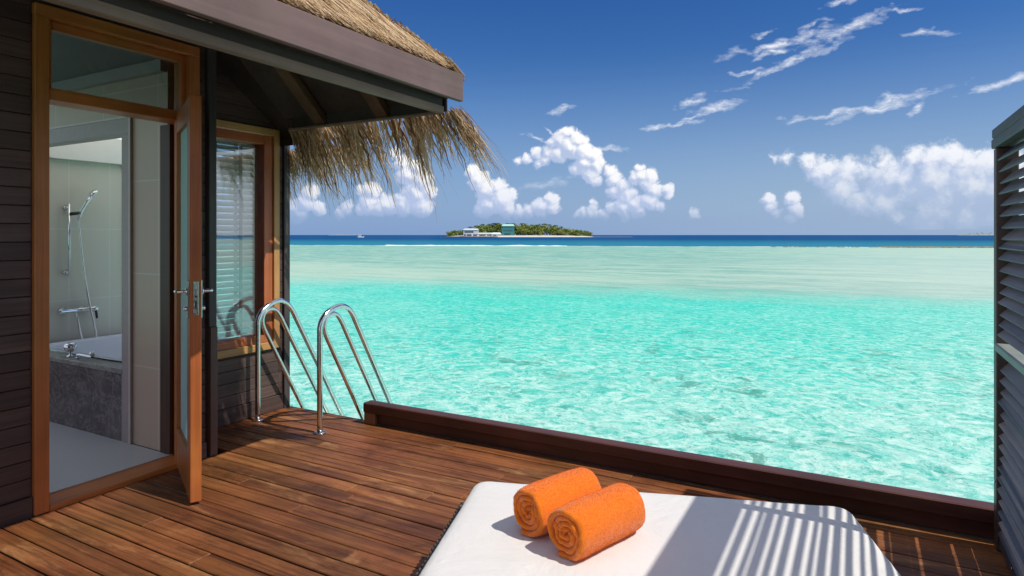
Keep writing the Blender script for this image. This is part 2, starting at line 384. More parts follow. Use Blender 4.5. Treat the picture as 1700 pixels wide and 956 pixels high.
M_rafter = wood('rafter_timber', (0.10, 0.055, 0.03), (0.15, 0.085, 0.045), 'y', 0.55, 0.8, 0.2)
M_louvre = wood('grey_louvre', (0.075, 0.073, 0.085), (0.135, 0.132, 0.15), 'y', 0.5, 0.8, 0.25, bump=0.35)
M_louvre_post = wood('louvre_post', (0.070, 0.040, 0.034), (0.11, 0.07, 0.06), 'z', 0.5, 0.8, 0.2, bump=0.3)
M_louvre_cap = wood('louvre_cap', (0.065, 0.06, 0.065), (0.125, 0.117, 0.12), 'y', 0.55, 0.8, 0.2, bump=0.5)
M_louvre_rail = wood('pale_rail', (0.23, 0.26, 0.24), (0.33, 0.37, 0.34), 'y', 0.5, 0.8, 0.1)
M_glass = glass('window_glass', (0.95, 0.97, 0.96), 0.10)
M_glass_clear = glass('door_glass', (0.80, 0.92, 0.90), 0.10)
def frosted(name):
    m, t = new_mat(name)
    d = t.n('ShaderNodeBsdfTranslucent', {'Color': (0.62, 0.82, 0.82)}); p = principled(t, (0.50, 0.70, 0.71), 0.25)
    mx_ = t.n('ShaderNodeMixShader', {0: 0.55}); t.nt.links.new(d.outputs[0], mx_.inputs[1]); t.nt.links.new(p.outputs[0], mx_.inputs[2])
    finish(t, mx_); return m
M_frost = frosted('frosted_glass')
def opal(name):
    m, t = new_mat(name)
    d = t.n('ShaderNodeBsdfTranslucent', {'Color': (0.93, 0.93, 0.90)}); p = t.n('ShaderNodeBsdfDiffuse', {'Color': (0.8, 0.8, 0.78)})
    mx_ = t.n('ShaderNodeMixShader', {0: 0.08}); t.nt.links.new(d.outputs[0], mx_.inputs[1]); t.nt.links.new(p.outputs[0], mx_.inputs[2])
    finish(t, mx_); return m
M_opal = opal('opal_fill_panel')  # diffuser of the added overhead light panels
M_glass_dark = glass('transom_glass', (0.78, 0.80, 0.80), 0.03)
M_steel = steel('stainless_steel', 0.14)
M_chrome = steel('chrome', 0.06, (0.82, 0.82, 0.84))
M_dark_metal = plain('dark_metal', (0.05, 0.05, 0.055), 0.35, 0.6)
M_wall_tile = tile('taupe_tile', (0.50, 0.365, 0.275), (0.56, 0.42, 0.325), (0.60, 0.51, 0.45), 0.62, 0.60, (0, 2), 0.4, off=(0.18, 0.05))
M_shower_tile = tile('sage_tile', (0.72, 0.67, 0.57), (0.77, 0.72, 0.62), (0.80, 0.79, 0.73), 0.33, 0.60, (1, 2), 0.35, off=(0.12, 0.35))
M_floor_tile = tile('pale_floor_tile', (0.54, 0.55, 0.57), (0.62, 0.63, 0.65), (0.62, 0.63, 0.65), 0.62, 0.62, (0, 1), 0.4, off=(0.2, 0.05))
M_trim = plain('mauve_trim', (0.40, 0.32, 0.31), 0.5)
M_trim_edge = plain('pale_bead', (0.62, 0.54, 0.50), 0.4)
M_white = plain('white_plaster', (0.80, 0.80, 0.77), 0.6, namp=0.04)
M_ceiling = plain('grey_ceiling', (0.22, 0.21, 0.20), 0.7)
M_marble = stone('dark_marble', (0.075, 0.060, 0.062), (0.19, 0.16, 0.16))
M_marble_top = stone('tub_surround', (0.20, 0.19, 0.175), (0.30, 0.285, 0.27))
M_tub = plain('white_enamel', (0.80, 0.83, 0.86), 0.12, namp=0.02)
M_blind = plain('blind_slat', (0.88, 0.89, 0.88), 0.45, namp=0.05)
M_tape = plain('blind_tape', (0.35, 0.37, 0.38), 0.7)
M_sill_stone = plain('threshold_stone', (0.62, 0.62, 0.60), 0.5)

# ------------------------------------------------------------------ sea
WATER = -1.3
def sea_material():
    m, t = new_mat('sea_water')
    P = t.n('ShaderNodeNewGeometry').outputs['Position']
    n_big = t.noise(P, 0.035, 4, 0.55); n_mid = t.noise(P, 0.14, 5, 0.6)
    d_bar = t.m('ADD', t.v('DOT_PRODUCT', P, (-0.143, 0.99, 0), out=1), t.m('ADD', t.m('MULTIPLY', t.m('SUBTRACT', n_mid, 0.5), 11.0), t.m('MULTIPLY', t.m('SUBTRACT', t.noise(P, 0.6, 5, 0.65), 0.5), 5.0)))
    d_reef = t.v('DOT_PRODUCT', P, (-0.312, 0.95, 0), out=1)
    d_reefn = t.m('ADD', d_reef, t.m('MULTIPLY', t.m('SUBTRACT', n_mid, 0.5), 6.0))
    right = t.v('DOT_PRODUCT', P, (0.875, 0.485, 0), out=1)          # how far along the shore
    ahead = t.v('DOT_PRODUCT', P, (-0.485, 0.875, 0), out=1)
    # lagoon: sand bottom under clear water; deeper water is more saturated
    deep = t.ramp(ahead, 6.0, 15.0)
    side = t.ramp(t.m('DIVIDE', right, t.m('MAXIMUM', ahead, 1.0)), 0.42, 0.80)
    lside = t.ramp(t.m('DIVIDE', right, t.m('MAXIMUM', ahead, 1.0)), -0.05, -0.42)
    deep = t.m('MULTIPLY', deep, t.m('SUBTRACT', 1.0, t.m('MULTIPLY', side, 0.55)))
    deep = t.m('MULTIPLY', deep, t.m('SUBTRACT', 1.0, t.m('MULTIPLY', lside, 0.45)))
    deep = t.m('ADD', deep, t.m('MULTIPLY', t.m('SUBTRACT', n_mid, 0.5), 0.5), clamp=True)
    lag = t.mix(deep, (0.26, 0.69, 0.55), (0.026, 0.65, 0.485))
    # caustic light and sparkle painted into the lagoon colour: an uneven net of light and dark cells
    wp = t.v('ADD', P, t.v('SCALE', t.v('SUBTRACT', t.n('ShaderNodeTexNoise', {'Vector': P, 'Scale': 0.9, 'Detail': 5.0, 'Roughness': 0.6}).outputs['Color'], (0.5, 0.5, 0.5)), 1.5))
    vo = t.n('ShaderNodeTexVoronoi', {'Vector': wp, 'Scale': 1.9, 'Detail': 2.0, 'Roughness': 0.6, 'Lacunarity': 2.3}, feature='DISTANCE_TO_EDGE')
    caustic_net = t.ramp(vo.outputs['Distance'], 0.10, 0.0)
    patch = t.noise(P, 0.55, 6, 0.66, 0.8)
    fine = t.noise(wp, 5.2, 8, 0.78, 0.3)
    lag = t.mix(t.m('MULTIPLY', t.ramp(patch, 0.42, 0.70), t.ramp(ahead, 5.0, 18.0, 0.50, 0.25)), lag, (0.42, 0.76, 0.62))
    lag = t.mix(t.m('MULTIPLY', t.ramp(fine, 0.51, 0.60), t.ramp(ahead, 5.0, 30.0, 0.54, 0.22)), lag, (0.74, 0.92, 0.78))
    lag = t.mix(t.m('MULTIPLY', caustic_net, t.ramp(ahead, 5.0, 26.0, 0.46, 0.08)), lag, (0.80, 0.96, 0.84))
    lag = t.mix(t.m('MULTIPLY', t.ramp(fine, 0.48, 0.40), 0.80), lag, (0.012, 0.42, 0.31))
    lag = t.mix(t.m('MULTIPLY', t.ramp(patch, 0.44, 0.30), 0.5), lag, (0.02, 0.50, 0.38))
    # dead coral lumps lying on the sand near the villa
    cor = t.noise(P, 1.5, 7, 0.72, 0.5); cor2 = t.noise(P, 0.45, 3, 0.5)
    cm = t.m('MULTIPLY', t.ramp(cor, 0.53, 0.60), t.ramp(cor2, 0.45, 0.56))
    cm = t.m('MULTIPLY', cm, t.ramp(ahead, 10.0, 22.0, 0.75, 0.0))
    lag = t.mix(cm, lag, (0.035, 0.29, 0.19))
    # sand bar and reef flat behind the lagoon
    st = t.noise(t.mapping(P, scale=(0.02, 0.10, 1), rot=(0, 0, R(-12))), 1.0, 6, 0.62, 0.3)
    st2 = t.noise(t.mapping(P, scale=(0.30, 0.9, 1)), 1.0, 8, 0.74)
    flat = t.mix(t.ramp(st, 0.42, 0.58), (0.19, 0.43, 0.33), (0.40, 0.59, 0.45))
    flat = t.mix(t.m('MULTIPLY', t.ramp(d_bar, 33.0, 75.0), 0.82), flat, (0.15, 0.39, 0.34))
    flat = t.mix(t.m('MULTIPLY', t.ramp(st2, 0.44, 0.58), 0.55), flat, (0.48, 0.63, 0.49))
    flat = t.mix(t.m('MULTIPLY', t.ramp(st, 0.56, 0.70), t.ramp(d_bar, 45.0, 90.0)), flat, (0.12, 0.40, 0.38))
    flat = t.mix(t.m('MULTIPLY', t.ramp(t.m('DIVIDE', right, t.m('MAXIMUM', ahead, 1.0)), 0.18, 0.75), 0.55), flat, (0.55, 0.67, 0.565))
    c = t.mix(t.ramp(d_bar, 25.0, 35.5), lag, flat)
    # open sea beyond the reef edge
    ds = t.mix(t.ramp(d_reefn, 150.0, 420.0), (0.02, 0.20, 0.30), (0.003, 0.066, 0.20))
    c = t.mix(t.ramp(d_reefn, 150.0, 154.0), c, ds)
    w1 = t.noise(t.mapping(P, scale=(0.9, 1.5, 1)), 1.0, 5, 0.6, 0.5); w2 = t.noise(P, 5.5, 4, 0.6, 0.4)
    h = t.m('ADD', w1, t.m('MULTIPLY', w2, 0.22))
    b = t.bump(h, t.ramp(ahead, 10, 250, 0.55, 0.85), 0.22)
    # waves turn their faces to the viewer far out, so little of the low sky is mirrored
    df = t.n('ShaderNodeBsdfDiffuse', {'Color': c, 'Normal': b}); gl = t.n('ShaderNodeBsdfGlossy', {'Color': (1, 1, 1), 'Roughness': 0.12, 'Normal': b})
    fr = t.n('ShaderNodeFresnel', {'IOR': 1.33, 'Normal': b}); f = t.m('MINIMUM', t.m('MULTIPLY', fr.outputs[0], 0.75), t.ramp(ahead, 8, 120, 0.20, 0.07))
    mx = t.n('ShaderNodeMixShader', {0: f}); t.nt.links.new(df.outputs[0], mx.inputs[1]); t.nt.links.new(gl.outputs[0], mx.inputs[2])
    finish(t, mx); return m
bm = MB(); S = 40000
xs = [-S, -4000, -400, -60, 0, 60, 400, 4000, S]
grid = [[bm.bm.verts.new((x, y, WATER)) for x in xs] for y in [-S, -4000, -400, -60, 0, 60, 400, 4000, S]]
for j in range(8):
    for i in range(8): bm.bm.faces.new((grid[j][i], grid[j][i+1], grid[j+1][i+1], grid[j+1][i]))
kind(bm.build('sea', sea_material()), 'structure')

# ------------------------------------------------------------------ deck
PITCH = 0.112
def build_deck():
    b = MB(); y = 1.573 - PITCH*36; k = 0
    while y < 3.61:
        y1 = min(y + PITCH - 0.0085, 3.645)
        x = -4.095 if y > 2.605 else -3.60
        x_end = 2.6
        cut = x + rnd.uniform(0.5, 2.3)
        while x < x_end:
            e = min(cut, x_end); dz = rnd.uniform(-0.0015, 0.0015)
            b.box(x, e-0.002, y, y1, -0.032+dz, dz, bevel=0.0035)
            x = e; cut = e + rnd.uniform(1.2, 2.8)
        y += PITCH; k += 1
    return b.build('deck', M_deck)
kind(build_deck(), 'structure')
b = MB()
for k in range(12): b.box(-3.58+k*0.55, -3.50+k*0.55, -2.4, 3.60, -0.20, -0.036)
b.box(-4.09, 2.6, 3.58, 3.64, -0.24, -0.036); b.box(-4.09, -3.6, 2.62, 3.578, -0.10, -0.06); b.box(-3.595, 2.6, -2.4, 3.575, -0.26, -0.205)
kind(b.build('deck_frame', M_soffit_dark), 'structure')
b = MB()
for x in (-3.9, -1.6, 0.7): b.box(x, x+0.16, 3.40, 3.56, -3.0, -0.262, bevel=0.01)
kind(b.build('deck_piles', M_post), 'structure')

# kerb along the edge of the deck
kr = thing('deck_kerb', (-3.23, 3.62, 0), 'low dark red timber kerb along the seaward edge of the deck', 'kerb')
b = MB(); b.box(-3.235, 0.80, 3.555, 3.648, 0.088, 0.158, bevel=0.006); b.build('cap_beam', M_kerb, kr)
b = MB(); b.box(-3.228, 0.80, 3.60, 3.640, 0.004, 0.086, bevel=0.003); b.build('lower_beam', M_kerb, kr)
for x in (-3.232,):
    b = MB(); b.box(x, x+0.105, 3.562, 3.598, 0.002, 0.0865, bevel=0.004); b.build('block', M_kerb_block, kr)

# ------------------------------------------------------------------ villa
villa = thing('water_villa', (-3.62, 1.0, 0), 'dark timber water villa with thatched roof and an open bathroom door', 'villa')
X1, X2 = -3.62, -4.10
BH = 0.0905
def boards(b, axis, fixed, spans, z0, z1, thick=0.02, out=1):
    z = z0
    while z < z1 - 0.01:
        zt = min(z + BH - 0.0035, z1)
        for (u0, u1, lo, hi) in spans:
            if zt <= lo + 0.005 or z >= hi - 0.005: continue
            za, zb = max(z, lo), min(zt, hi)
            dx = rnd.uniform(-0.0012, 0.0012)
            if axis == 'y': b.box(fixed-thick, fixed+dx, u0, u1, za, zb, bevel=0.002)
            else: b.box(u0, u1, fixed-thick, fixed+dx, za, zb, bevel=0.002)
        z += BH
b = MB()
boards(b, 'y', X1, [(-1.5, 1.592, 0.1, 3.3), (2.492, 2.545, 0.1, 3.3), (1.592, 2.492, 2.566, 3.3)], 0.1, 3.3)
boards(b, 'y', X2, [(2.58, 2.655, 0.12, 3.4), (3.523, 3.565, 0.12, 3.4), (2.655, 3.523, 0.12, 0.495), (2.655, 3.523, 2.24, 3.4)], 0.12, 3.4)
b.build('wall_siding', M_siding, villa)
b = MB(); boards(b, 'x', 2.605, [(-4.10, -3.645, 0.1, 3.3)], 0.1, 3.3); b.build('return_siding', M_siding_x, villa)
b = MB()                                                       # wall cores behind the boards, lined with openings
b.box(-3.80, -3.642, -1.5, 1.592, 0.0, 3.3); b.box(-3.80, -3.642, 2.492, 2.58, 0.0, 3.3); b.box(-3.80, -3.642, 1.592, 2.492, 2.566, 3.3)
b.box(-4.26, -4.122, 2.58, 2.655, 0.0, 3.4); b.box(-4.26, -4.122, 3.523, 3.60, 0.0, 3.4); b.box(-4.26, -4.122, 2.655, 3.523, 0.0, 0.495); b.box(-4.26, -4.122, 2.655, 3.523, 2.24, 3.4)
b.build('wall_core', M_post, villa)
b = MB(); b.box(-3.62, -3.606, -1.5, 1.592, -0.02, 0.098, bevel=0.003); b.box(-3.62, -3.606, 2.492, 2.545, -0.02, 0.098, bevel=0.003); b.box(-4.10, -4.085, 2.61, 3.566, 0.002, 0.118, bevel=0.003)
b.build('base_board', M_siding, villa)
b = MB(); b.box(-3.642, -3.588, 2.548, 2.600, 0.82, 3.3, bevel=0.003); b.build('corner_board', M_post, villa)
b = MB(); b.box(-3.642, -3.585, 2.556, 2.606, 0.005, 0.818, bevel=0.003); b.build('corner_board', M_post_brown, villa)
b = MB(); b.box(-4.125, -4.078, 3.567, 3.625, -0.25, 3.2, bevel=0.003); b.build('corner_board', M_post, villa)
# plinth and outer skin below deck level
b = MB(); b.box(-6.3, -4.12, 2.4, 3.61, -0.30, 0.0); b.box(-6.3, -3.65, -1.5, 2.4, -0.30, -0.005); b.build('floor_slab', M_post, villa)
# door frame (jambs, head, transom) + sill
fr = MB(); fr.box(-3.76, -3.5945, 1.594, 2.490, 2.5005, 2.562, bevel=0.004); fr = fr.build('door_frame', M_frame_y, villa)
for ya, yb in ((1.594, 1.660), (2.424, 2.490)): b = MB(); b.box(-3.76, -3.594, ya, yb, 0.0, 2.50, bevel=0.004); b.build('jamb', M_frame, fr)
b = MB(); b.box(-3.86, -3.7605, 2.398, 2.426, 0.034, 2.088, bevel=0.002); b.build('shaded_jamb', M_jamb_shade, fr)  # dark strip with the jamb's shadow put into its colour
b = MB(); b.box(-3.755, -3.605, 1.6605, 2.4235, 2.088, 2.150, bevel=0.004); b.build('transom_bar', M_frame_y, fr)
for ya, yb in ((1.661, 1.69), (2.394, 2.423)): b = MB(); b.box(-3.70, -3.64, ya, yb, 2.151, 2.499, bevel=0.003); b.build('transom_stile', M_frame, fr)
b = MB(); b.box(-3.70, -3.64, 1.691, 2.393, 2.455, 2.499, bevel=0.003); b.build('transom_rail', M_frame_y, fr)
b = MB(); b.box(-3.672, -3.666, 1.688, 2.396, 2.1505, 2.456); b.build('transom_glass', M_glass_dark, fr)
b = MB(); b.box(-3.78, -3.596, 1.662, 2.422, -0.03, 0.027, bevel=0.005); b.build('door_sill', M_frame_y, villa)
# open door leaf
hinge = Vector((-3.678, 2.408, 0)); free = Vector((-3.012, 2.062, 0))
ux = (free - hinge); LW = ux.length; ux.normalize(); uy = Vector((0, 0, 1)).cross(ux)
DM = Matrix.Translation(hinge) @ Matrix((ux, uy, Vector((0, 0, 1)))).transposed().to_4x4()
b = MB()
b.box(0, 0.11, -0.027, 0.027, 0.018, 2.125, DM, 0.003); b.box(LW-0.12, LW, -0.027, 0.027, 0.018, 2.125, DM, 0.003)
door = b.build('door', M_door, villa)
for za, zb in ((0.018, 0.24), (2.01, 2.125)): b = MB(); b.box(0.111, LW-0.121, -0.025, 0.025, za, zb, DM, 0.002); b.build('door_rail', M_door, door)
b = MB(); b.box(0.112, LW-0.122, -0.004, 0.004, 0.241, 2.009, DM); b.build('door_glass', M_frost, door)
b = MB(); b.box(LW+0.0005, LW+0.0035, -0.013, 0.013, 0.985, 1.16, DM, 0.001)
b.box(LW+0.002, LW+0.009, -0.007, 0.007, 1.09, 1.115, DM, 0.001); b.build('lock_plate', M_steel, door)
b = MB(); b.box(LW+0.0036, LW+0.0042, -0.005, 0.005, 1.075, 1.085, DM); b.box(LW+0.0036, LW+0.0042, -0.004, 0.004, 1.02, 1.06, DM); b.build('lock_slot', M_dark_metal, door)
for s in (-1, 1):
    b = MB(); a, c_ = (0.0275, 0.034) if s > 0 else (-0.034, -0.0275)
    b.box(LW-0.075, LW-0.032, a, c_, 0.965, 1.165, DM, 0.002)
    yy = lambda v: s*v
    P_ = lambda x, y, z: DM @ Vector((x, y, z))
    b.tube([P_(LW-0.053, yy(0.034), 1.105), P_(LW-0.053, yy(0.066), 1.105), P_(LW-0.058, yy(0.078), 1.105), P_(LW-0.072, yy(0.083), 1.105), P_(LW-0.11, yy(0.083), 1.104), P_(LW-0.17, yy(0.08), 1.10)], [0.0085, 0.0085, 0.0095, 0.010, 0.009, 0.0085], 12)
    b.disc(P_(LW-0.053, yy(0.0345), 1.105), DM.to_3x3() @ Vector((0, s, 0)), [(0.020, 0), (0.020, 0.006), (0.013, 0.009)], 18)
    b.disc(P_(LW-0.053, yy(0.0345), 1.015), DM.to_3x3() @ Vector((0, s, 0)), [(0.013, 0), (0.013, 0.012), (0.006, 0.016)], 14)
    b.build('handle', M_chrome, door)
for z in (0.3, 1.1, 1.9):
    b = MB(); b.tube([Vector((-3.690, 2.420, z)), Vector((-3.690, 2.420, z+0.09))], 0.008, 10); b.build('hinge', M_steel, door)

# window in the recessed wall
wn = MB(); wn.box(X2-0.004, X2+0.022, 3.466, 3.521, 0.5, 2.238, bevel=0.003); wn = wn.build('window', M_casing, villa)
b = MB(); b.box(X2-0.004, X2+0.022, 2.657, 2.712, 0.5, 2.238, bevel=0.003); b.build('casing_stile', M_casing, wn)
for xa, za, zb in ((0.0225, 2.183, 2.238), (0.026, 0.5, 0.556)): b = MB(); b.box(X2-0.004, X2+xa, 2.7125, 3.4655, za, zb, bevel=0.003); b.build('casing_rail', M_casing_y, wn)
for ya, yb in ((2.7128, 2.785), (3.385, 3.4652)): b = MB(); b.box(-4.21, X2+0.004, ya, yb, 0.558, 2.1815, bevel=0.003); b.build('window_stile', M_frame_red, wn)
for xa, za, zb in ((0.003, 2.11, 2.1815), (0.008, 0.558, 0.615)): b = MB(); b.box(-4.21, X2+xa, 2.786, 3.384, za, zb, bevel=0.003); b.build('window_rail', M_frame_red_y, wn)
b = MB(); b.box(-4.168, -4.160, 2.784, 3.386, 0.613, 2.112); b.build('window_glass', M_glass, wn)

# bathroom inside
b = MB(); b.box(-6.2, -3.785, 0.2, 2.405, -0.004, 0.033); b.build('bathroom_floor', M_floor_tile, villa)
b = MB(); b.box(-3.782, -3.765, 1.66, 2.42, 0.028, 0.0335); b.build('threshold', M_sill_stone, villa)
b = MB(); b.box(-4.178, -3.802, 2.412, 2.575, 0.034, 2.498); b.box(-6.2, -4.178, 2.412, 2.48, 2.18, 2.498); b.build('tiled_partition', M_wall_tile, villa)
b = MB(); b.box(-4.282, -4.181, 2.40, 2.50, 0.034, 2.066); b.box(-6.0, -4.181, 2.40, 2.50, 2.068, 2.178); b.build('opening_trim', M_trim, villa)
b = MB(); b.box(-4.190, -4.176, 2.392, 2.3985, 0.034, 2.182); b.box(-6.0, -4.192, 2.392, 2.3985, 2.170, 2.182); b.build('trim_bead', M_trim_edge, villa)
b = MB(); b.box(-6.2, -3.81, 2.37, 2.41, 2.42, 2.497); b.build('cornice', M_trim, villa)
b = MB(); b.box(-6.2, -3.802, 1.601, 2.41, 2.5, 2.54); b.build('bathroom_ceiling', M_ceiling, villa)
b = MB(); b.box(-6.2, -3.802, 0.2, 1.6, 2.5, 2.512); b.build('fill_panel', M_opal, villa)  # translucent panel added out of view to daylight the bathroom
b = MB(); b.box(-6.2, -6.14, 0.2, 2.405, 0.034, 0.5); b.box(-6.14, -3.802, 0.2, 0.26, 0.034, 0.4); b.build('bathroom_wall', M_wall_tile, villa)   # unseen walls kept low so daylight fills the room
b = MB(); b.box(-5.92, -5.86, 2.405, 3.30, 0.40, 2.03); b.box(-5.92, -5.86, 3.30, 3.60, 0.40, 0.62); b.build('shower_wall', M_shower_tile, villa)
b = MB(); b.box(-5.92, -5.78, 2.505, 3.60, 2.032, 2.30); b.build('cove', M_white, villa)
b = MB(); b.box(-5.779, -4.27, 2.485, 3.6, 2.25, 2.262); b.build('fill_panel', M_opal, villa)  # translucent panel added overhead to brighten the tub alcove
b = MB(); b.box(-4.6, -4.27, 3.56, 3.61, 0.40, 2.42); b.box(-5.92, -4.6, 3.56, 3.61, 0.30, 0.50); b.build('alcove_wall', M_shower_tile, villa)  # end wall cut low, out of view, to admit sky light

# tub in the alcove
tub = thing('bathtub', (-5.05, 2.95, 0.03), 'white bathtub boxed in dark marble, seen through the open door', 'bathtub')
b = MB(); b.box(-5.855, -4.284, 2.403, 2.425, 0.034, 0.475, bevel=0.002); b.build('marble_panel', M_marble, tub)
def tub_rim():
    b = MB()
    b.box(-5.856, -4.27, 2.398, 2.52, 0.478, 0.512, bevel=0.003); b.box(-5.856, -4.27, 3.40, 3.555, 0.478, 0.512, bevel=0.003)
    b.box(-5.856, -5.76, 2.521, 3.399, 0.478, 0.512, bevel=0.003); b.box(-4.40, -4.27, 2.521, 3.399, 0.478, 0.512, bevel=0.003)
    return b
tub_rim().build('tub_surround', M_marble_top, tub)
b = MB(); rings = []
for (inset, z) in ((0.0, 0.522), (0.035, 0.525), (0.05, 0.50), (0.09, 0.25), (0.16, 0.12), (0.3, 0.10)):
    rr = []
    for k in range(48):
        a = 2*math.pi*k/48; ca, sa = math.cos(a), math.sin(a); p = 0.28
        x = math.copysign(abs(ca)**p, ca); y = math.copysign(abs(sa)**p, sa)
        rr.append(b.bm.verts.new((-5.08 + x*(0.685-inset), 2.96 + y*(0.445-inset), z)))
    rings.append(rr)
for A, B in zip(rings, rings[1:]):
    for k in range(48):
        f_ = b.bm.faces.new((A[k], A[(k+1) % 48], B[(k+1) % 48], B[k])); f_.smooth = True
b.bm.faces.new(rings[-1]); b.build('basin', M_tub, tub)

# hand shower on its rail
sh = thing('hand_shower', (-5.86, 2.82, 1.05), 'chrome hand shower with hose on a riser rail on the sage tiles', 'shower')
b = MB(); b.tube([(-5.80, 2.822, 1.06), (-5.80, 2.822, 1.66)], 0.010, 12)
for z in (1.085, 1.63): b.tube([(-5.859, 2.822, z), (-5.80, 2.822, z)], 0.012, 10); b.disc((-5.859, 2.822, z), (1, 0, 0), [(0.022, 0), (0.022, 0.008)], 14)
b.build('riser_rail', M_chrome, sh)
b = MB(); b.tube([(-5.80, 2.822, 1.575), (-5.795, 2.86, 1.58), (-5.785, 2.895, 1.585)], 0.015, 10); b.build('slider', M_dark_metal, sh)
b = MB(); b.tube([(-5.785, 2.885, 1.53), (-5.78, 2.905, 1.60), (-5.765, 2.94, 1.68), (-5.75, 2.975, 1.735)], [0.010, 0.012, 0.014, 0.017], 12)
b.disc((-5.748, 2.99, 1.755), (0.25, 0.55, -0.75), [(0.018, -0.03), (0.042, -0.008), (0.046, 0.004), (0.042, 0.010)], 20); b.build('shower_head', M_chrome, sh)
def spline(pts, n=8):
    pts = [Vector(p) for p in pts]; out = []
    for i in range(len(pts)-1):
        p0, p1, p2, p3 = pts[max(i-1, 0)], pts[i], pts[i+1], pts[min(i+2, len(pts)-1)]
        for k in range(n):
            u = k/n
            out.append(0.5*((2*p1) + (p2-p0)*u + (2*p0-5*p1+4*p2-p3)*u*u + (3*p1-p0-3*p2+p3)*u**3))
    return out + [pts[-1]]
b = MB(); b.tube(spline([(-5.785, 2.885, 1.53), (-5.78, 2.895, 1.42), (-5.775, 2.925, 1.1), (-5.76, 2.96, 0.82), (-5.74, 3.00, 0.57), (-5.73, 3.00, 0.45), (-5.73, 2.975, 0.395), (-5.74, 2.93, 0.42), (-5.76, 2.895, 0.55), (-5.77, 2.875, 0.68), (-5.775, 2.87, 0.715)]), 0.0075, 10); b.build('hose', M_steel, sh)
mx = thing('bath_mixer', (-5.86, 2.88, 0.75), 'chrome bar mixer tap on the sage tiled wall above the tub', 'tap')
b = MB(); b.tube([(-5.79, 2.735, 0.765), (-5.79, 2.76, 0.765), (-5.79, 2.765, 0.765), (-5.79, 3.0, 0.765), (-5.79, 3.005, 0.765), (-5.79, 3.035, 0.765)], [0.024, 0.024, 0.019, 0.019, 0.024, 0.024], 16)
for y in (2.80, 2.95): b.disc((-5.859, y, 0.765), (1, 0, 0), [(0.03, 0), (0.03, 0.012), (0.015, 0.02), (0.015, 0.06)], 16)
b.tube([(-5.79, 2.87, 0.75), (-5.79, 2.87, 0.715)], 0.010, 10); b.build('mixer_bar', M_chrome, mx)
b = MB(); b.tube([(-5.79, 3.025, 0.77), (-5.785, 3.03, 0.72), (-5.78, 3.032, 0.68)], [0.008, 0.010, 0.008], 10); b.build('lever', M_dark_metal, mx)
spt = thing('bath_spout', (-5.05, 2.46, 0.51), 'chrome tub filler with round knob on the marble rim', 'tap')
b = MB(); b.disc((-5.06, 2.47, 0.512), (0, 0, 1), [(0.025, 0), (0.025, 0.006), (0.009, 0.012), (0.009, 0.05)], 16)
b.disc((-5.06, 2.47, 0.585), (0, 0, 1), [(0.012, -0.04), (0.034, -0.03), (0.042, -0.005), (0.036, 0.022), (0.012, 0.03)], 20); b.build('knob', M_chrome, spt)
b = MB(); b.tube(spline([(-4.93, 2.455, 0.513), (-4.93, 2.455, 0.53), (-4.90, 2.455, 0.54), (-4.78, 2.455, 0.54), (-4.735, 2.455, 0.54)], 4), 0.014, 12)
b.disc((-4.74, 2.455, 0.553), (0, 0, 1), [(0.018, 0), (0.02, 0.02), (0.014, 0.025)], 14); b.build('spout', M_chrome, spt)

# venetian blinds
def blind(loc, label, y0, y1, x, z0, z1, tilt, tapes):
    t_ = thing('venetian_blind', loc, label, 'blind', 'white venetian blinds of the bathroom')
    b = MB(); z = z0; rl = random.Random(3)
    while z < z1:
        a = R(tilt + rl.uniform(-3, 3)); dx, dz = math.cos(a)*0.024, math.sin(a)*0.024
        M_ = Matrix.Translation((x, 0, z)) @ Matrix.Rotation(a, 4, 'Y')
        b.box(-0.025, 0.025, y0, y1, -0.0012, 0.0012, M_); z += 0.0475
    b.build('blind_slats', M_blind, t_)
    for y in tapes:
        b = MB(); b.box(x-0.030, x-0.0285, y, y+0.03, z0, z1); b.box(x+0.0285, x+0.030, y, y+0.03, z0, z1); b.build('ladder_tape', M_tape, t_)
    b = MB(); b.box(x-0.025, x+0.025, y0, y1, z1, z1+0.04, bevel=0.003); b.build('head_rail', M_blind, t_)
blind((-4.245, 3.08, 0.6), 'white venetian blind behind the window beside the pool ladder', 2.80, 3.39, -4.235, 0.64, 2.09, 49, (2.9, 3.02, 3.24))
blind((-5.83, 3.45, 0.6), 'white venetian blind at the edge of the shower wall, through the door', 3.285, 3.56, -5.85, 0.64, 1.98, 30, ())

# ------------------------------------------------------------------ villa roof
EX, EY, EZ, SL = -2.0, 3.02, 2.165, 0.9
b = MB(); b.box(EX-0.03, EX, -1.6, EY+0.012, 2.165, 2.318, bevel=0.003); b.box(EX-0.14, EX-0.031, EY-0.02, EY+0.012, 2.20, 2.318, bevel=0.002); b.build('fascia', M_fascia, villa)
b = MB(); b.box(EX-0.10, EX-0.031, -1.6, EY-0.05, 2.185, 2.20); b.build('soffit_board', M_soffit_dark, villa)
b = MB(); b.box(EX-0.135, EX-0.094, -1.6, EY-0.045, 2.098, 2.137, bevel=0.002); b.build('eave_beam', M_soffit, villa)
b = MB(); b.box(EX-0.13, EX-0.105, -1.6, EY-0.046, 2.138, 2.184); b.build('eave_shade', M_soffit_dark, villa)  # dark strip standing for the shade below the fascia
b = MB(); b.box(-3.36, EX-0.136, EY-0.05, EY-0.02, 2.100, 2.112)                      # thin edge of the end eave
b.bm.verts.ensure_lookup_table()
for z0, z1 in ((2.100, 2.112),):
    tri = [(-3.36, EY-0.02), (-3.74, 3.50), (-3.30, 3.36), (-3.16, EY-0.018)]
    lo = [b.bm.verts.new((x, y, z0)) for x, y in tri]; hi = [b.bm.verts.new((x, y, z1)) for x, y in tri]
    b.bm.faces.new(lo); b.bm.faces.new(hi)
    for i in range(4): b.bm.faces.new((lo[i], lo[(i+1) % 4], hi[(i+1) % 4], hi[i]))
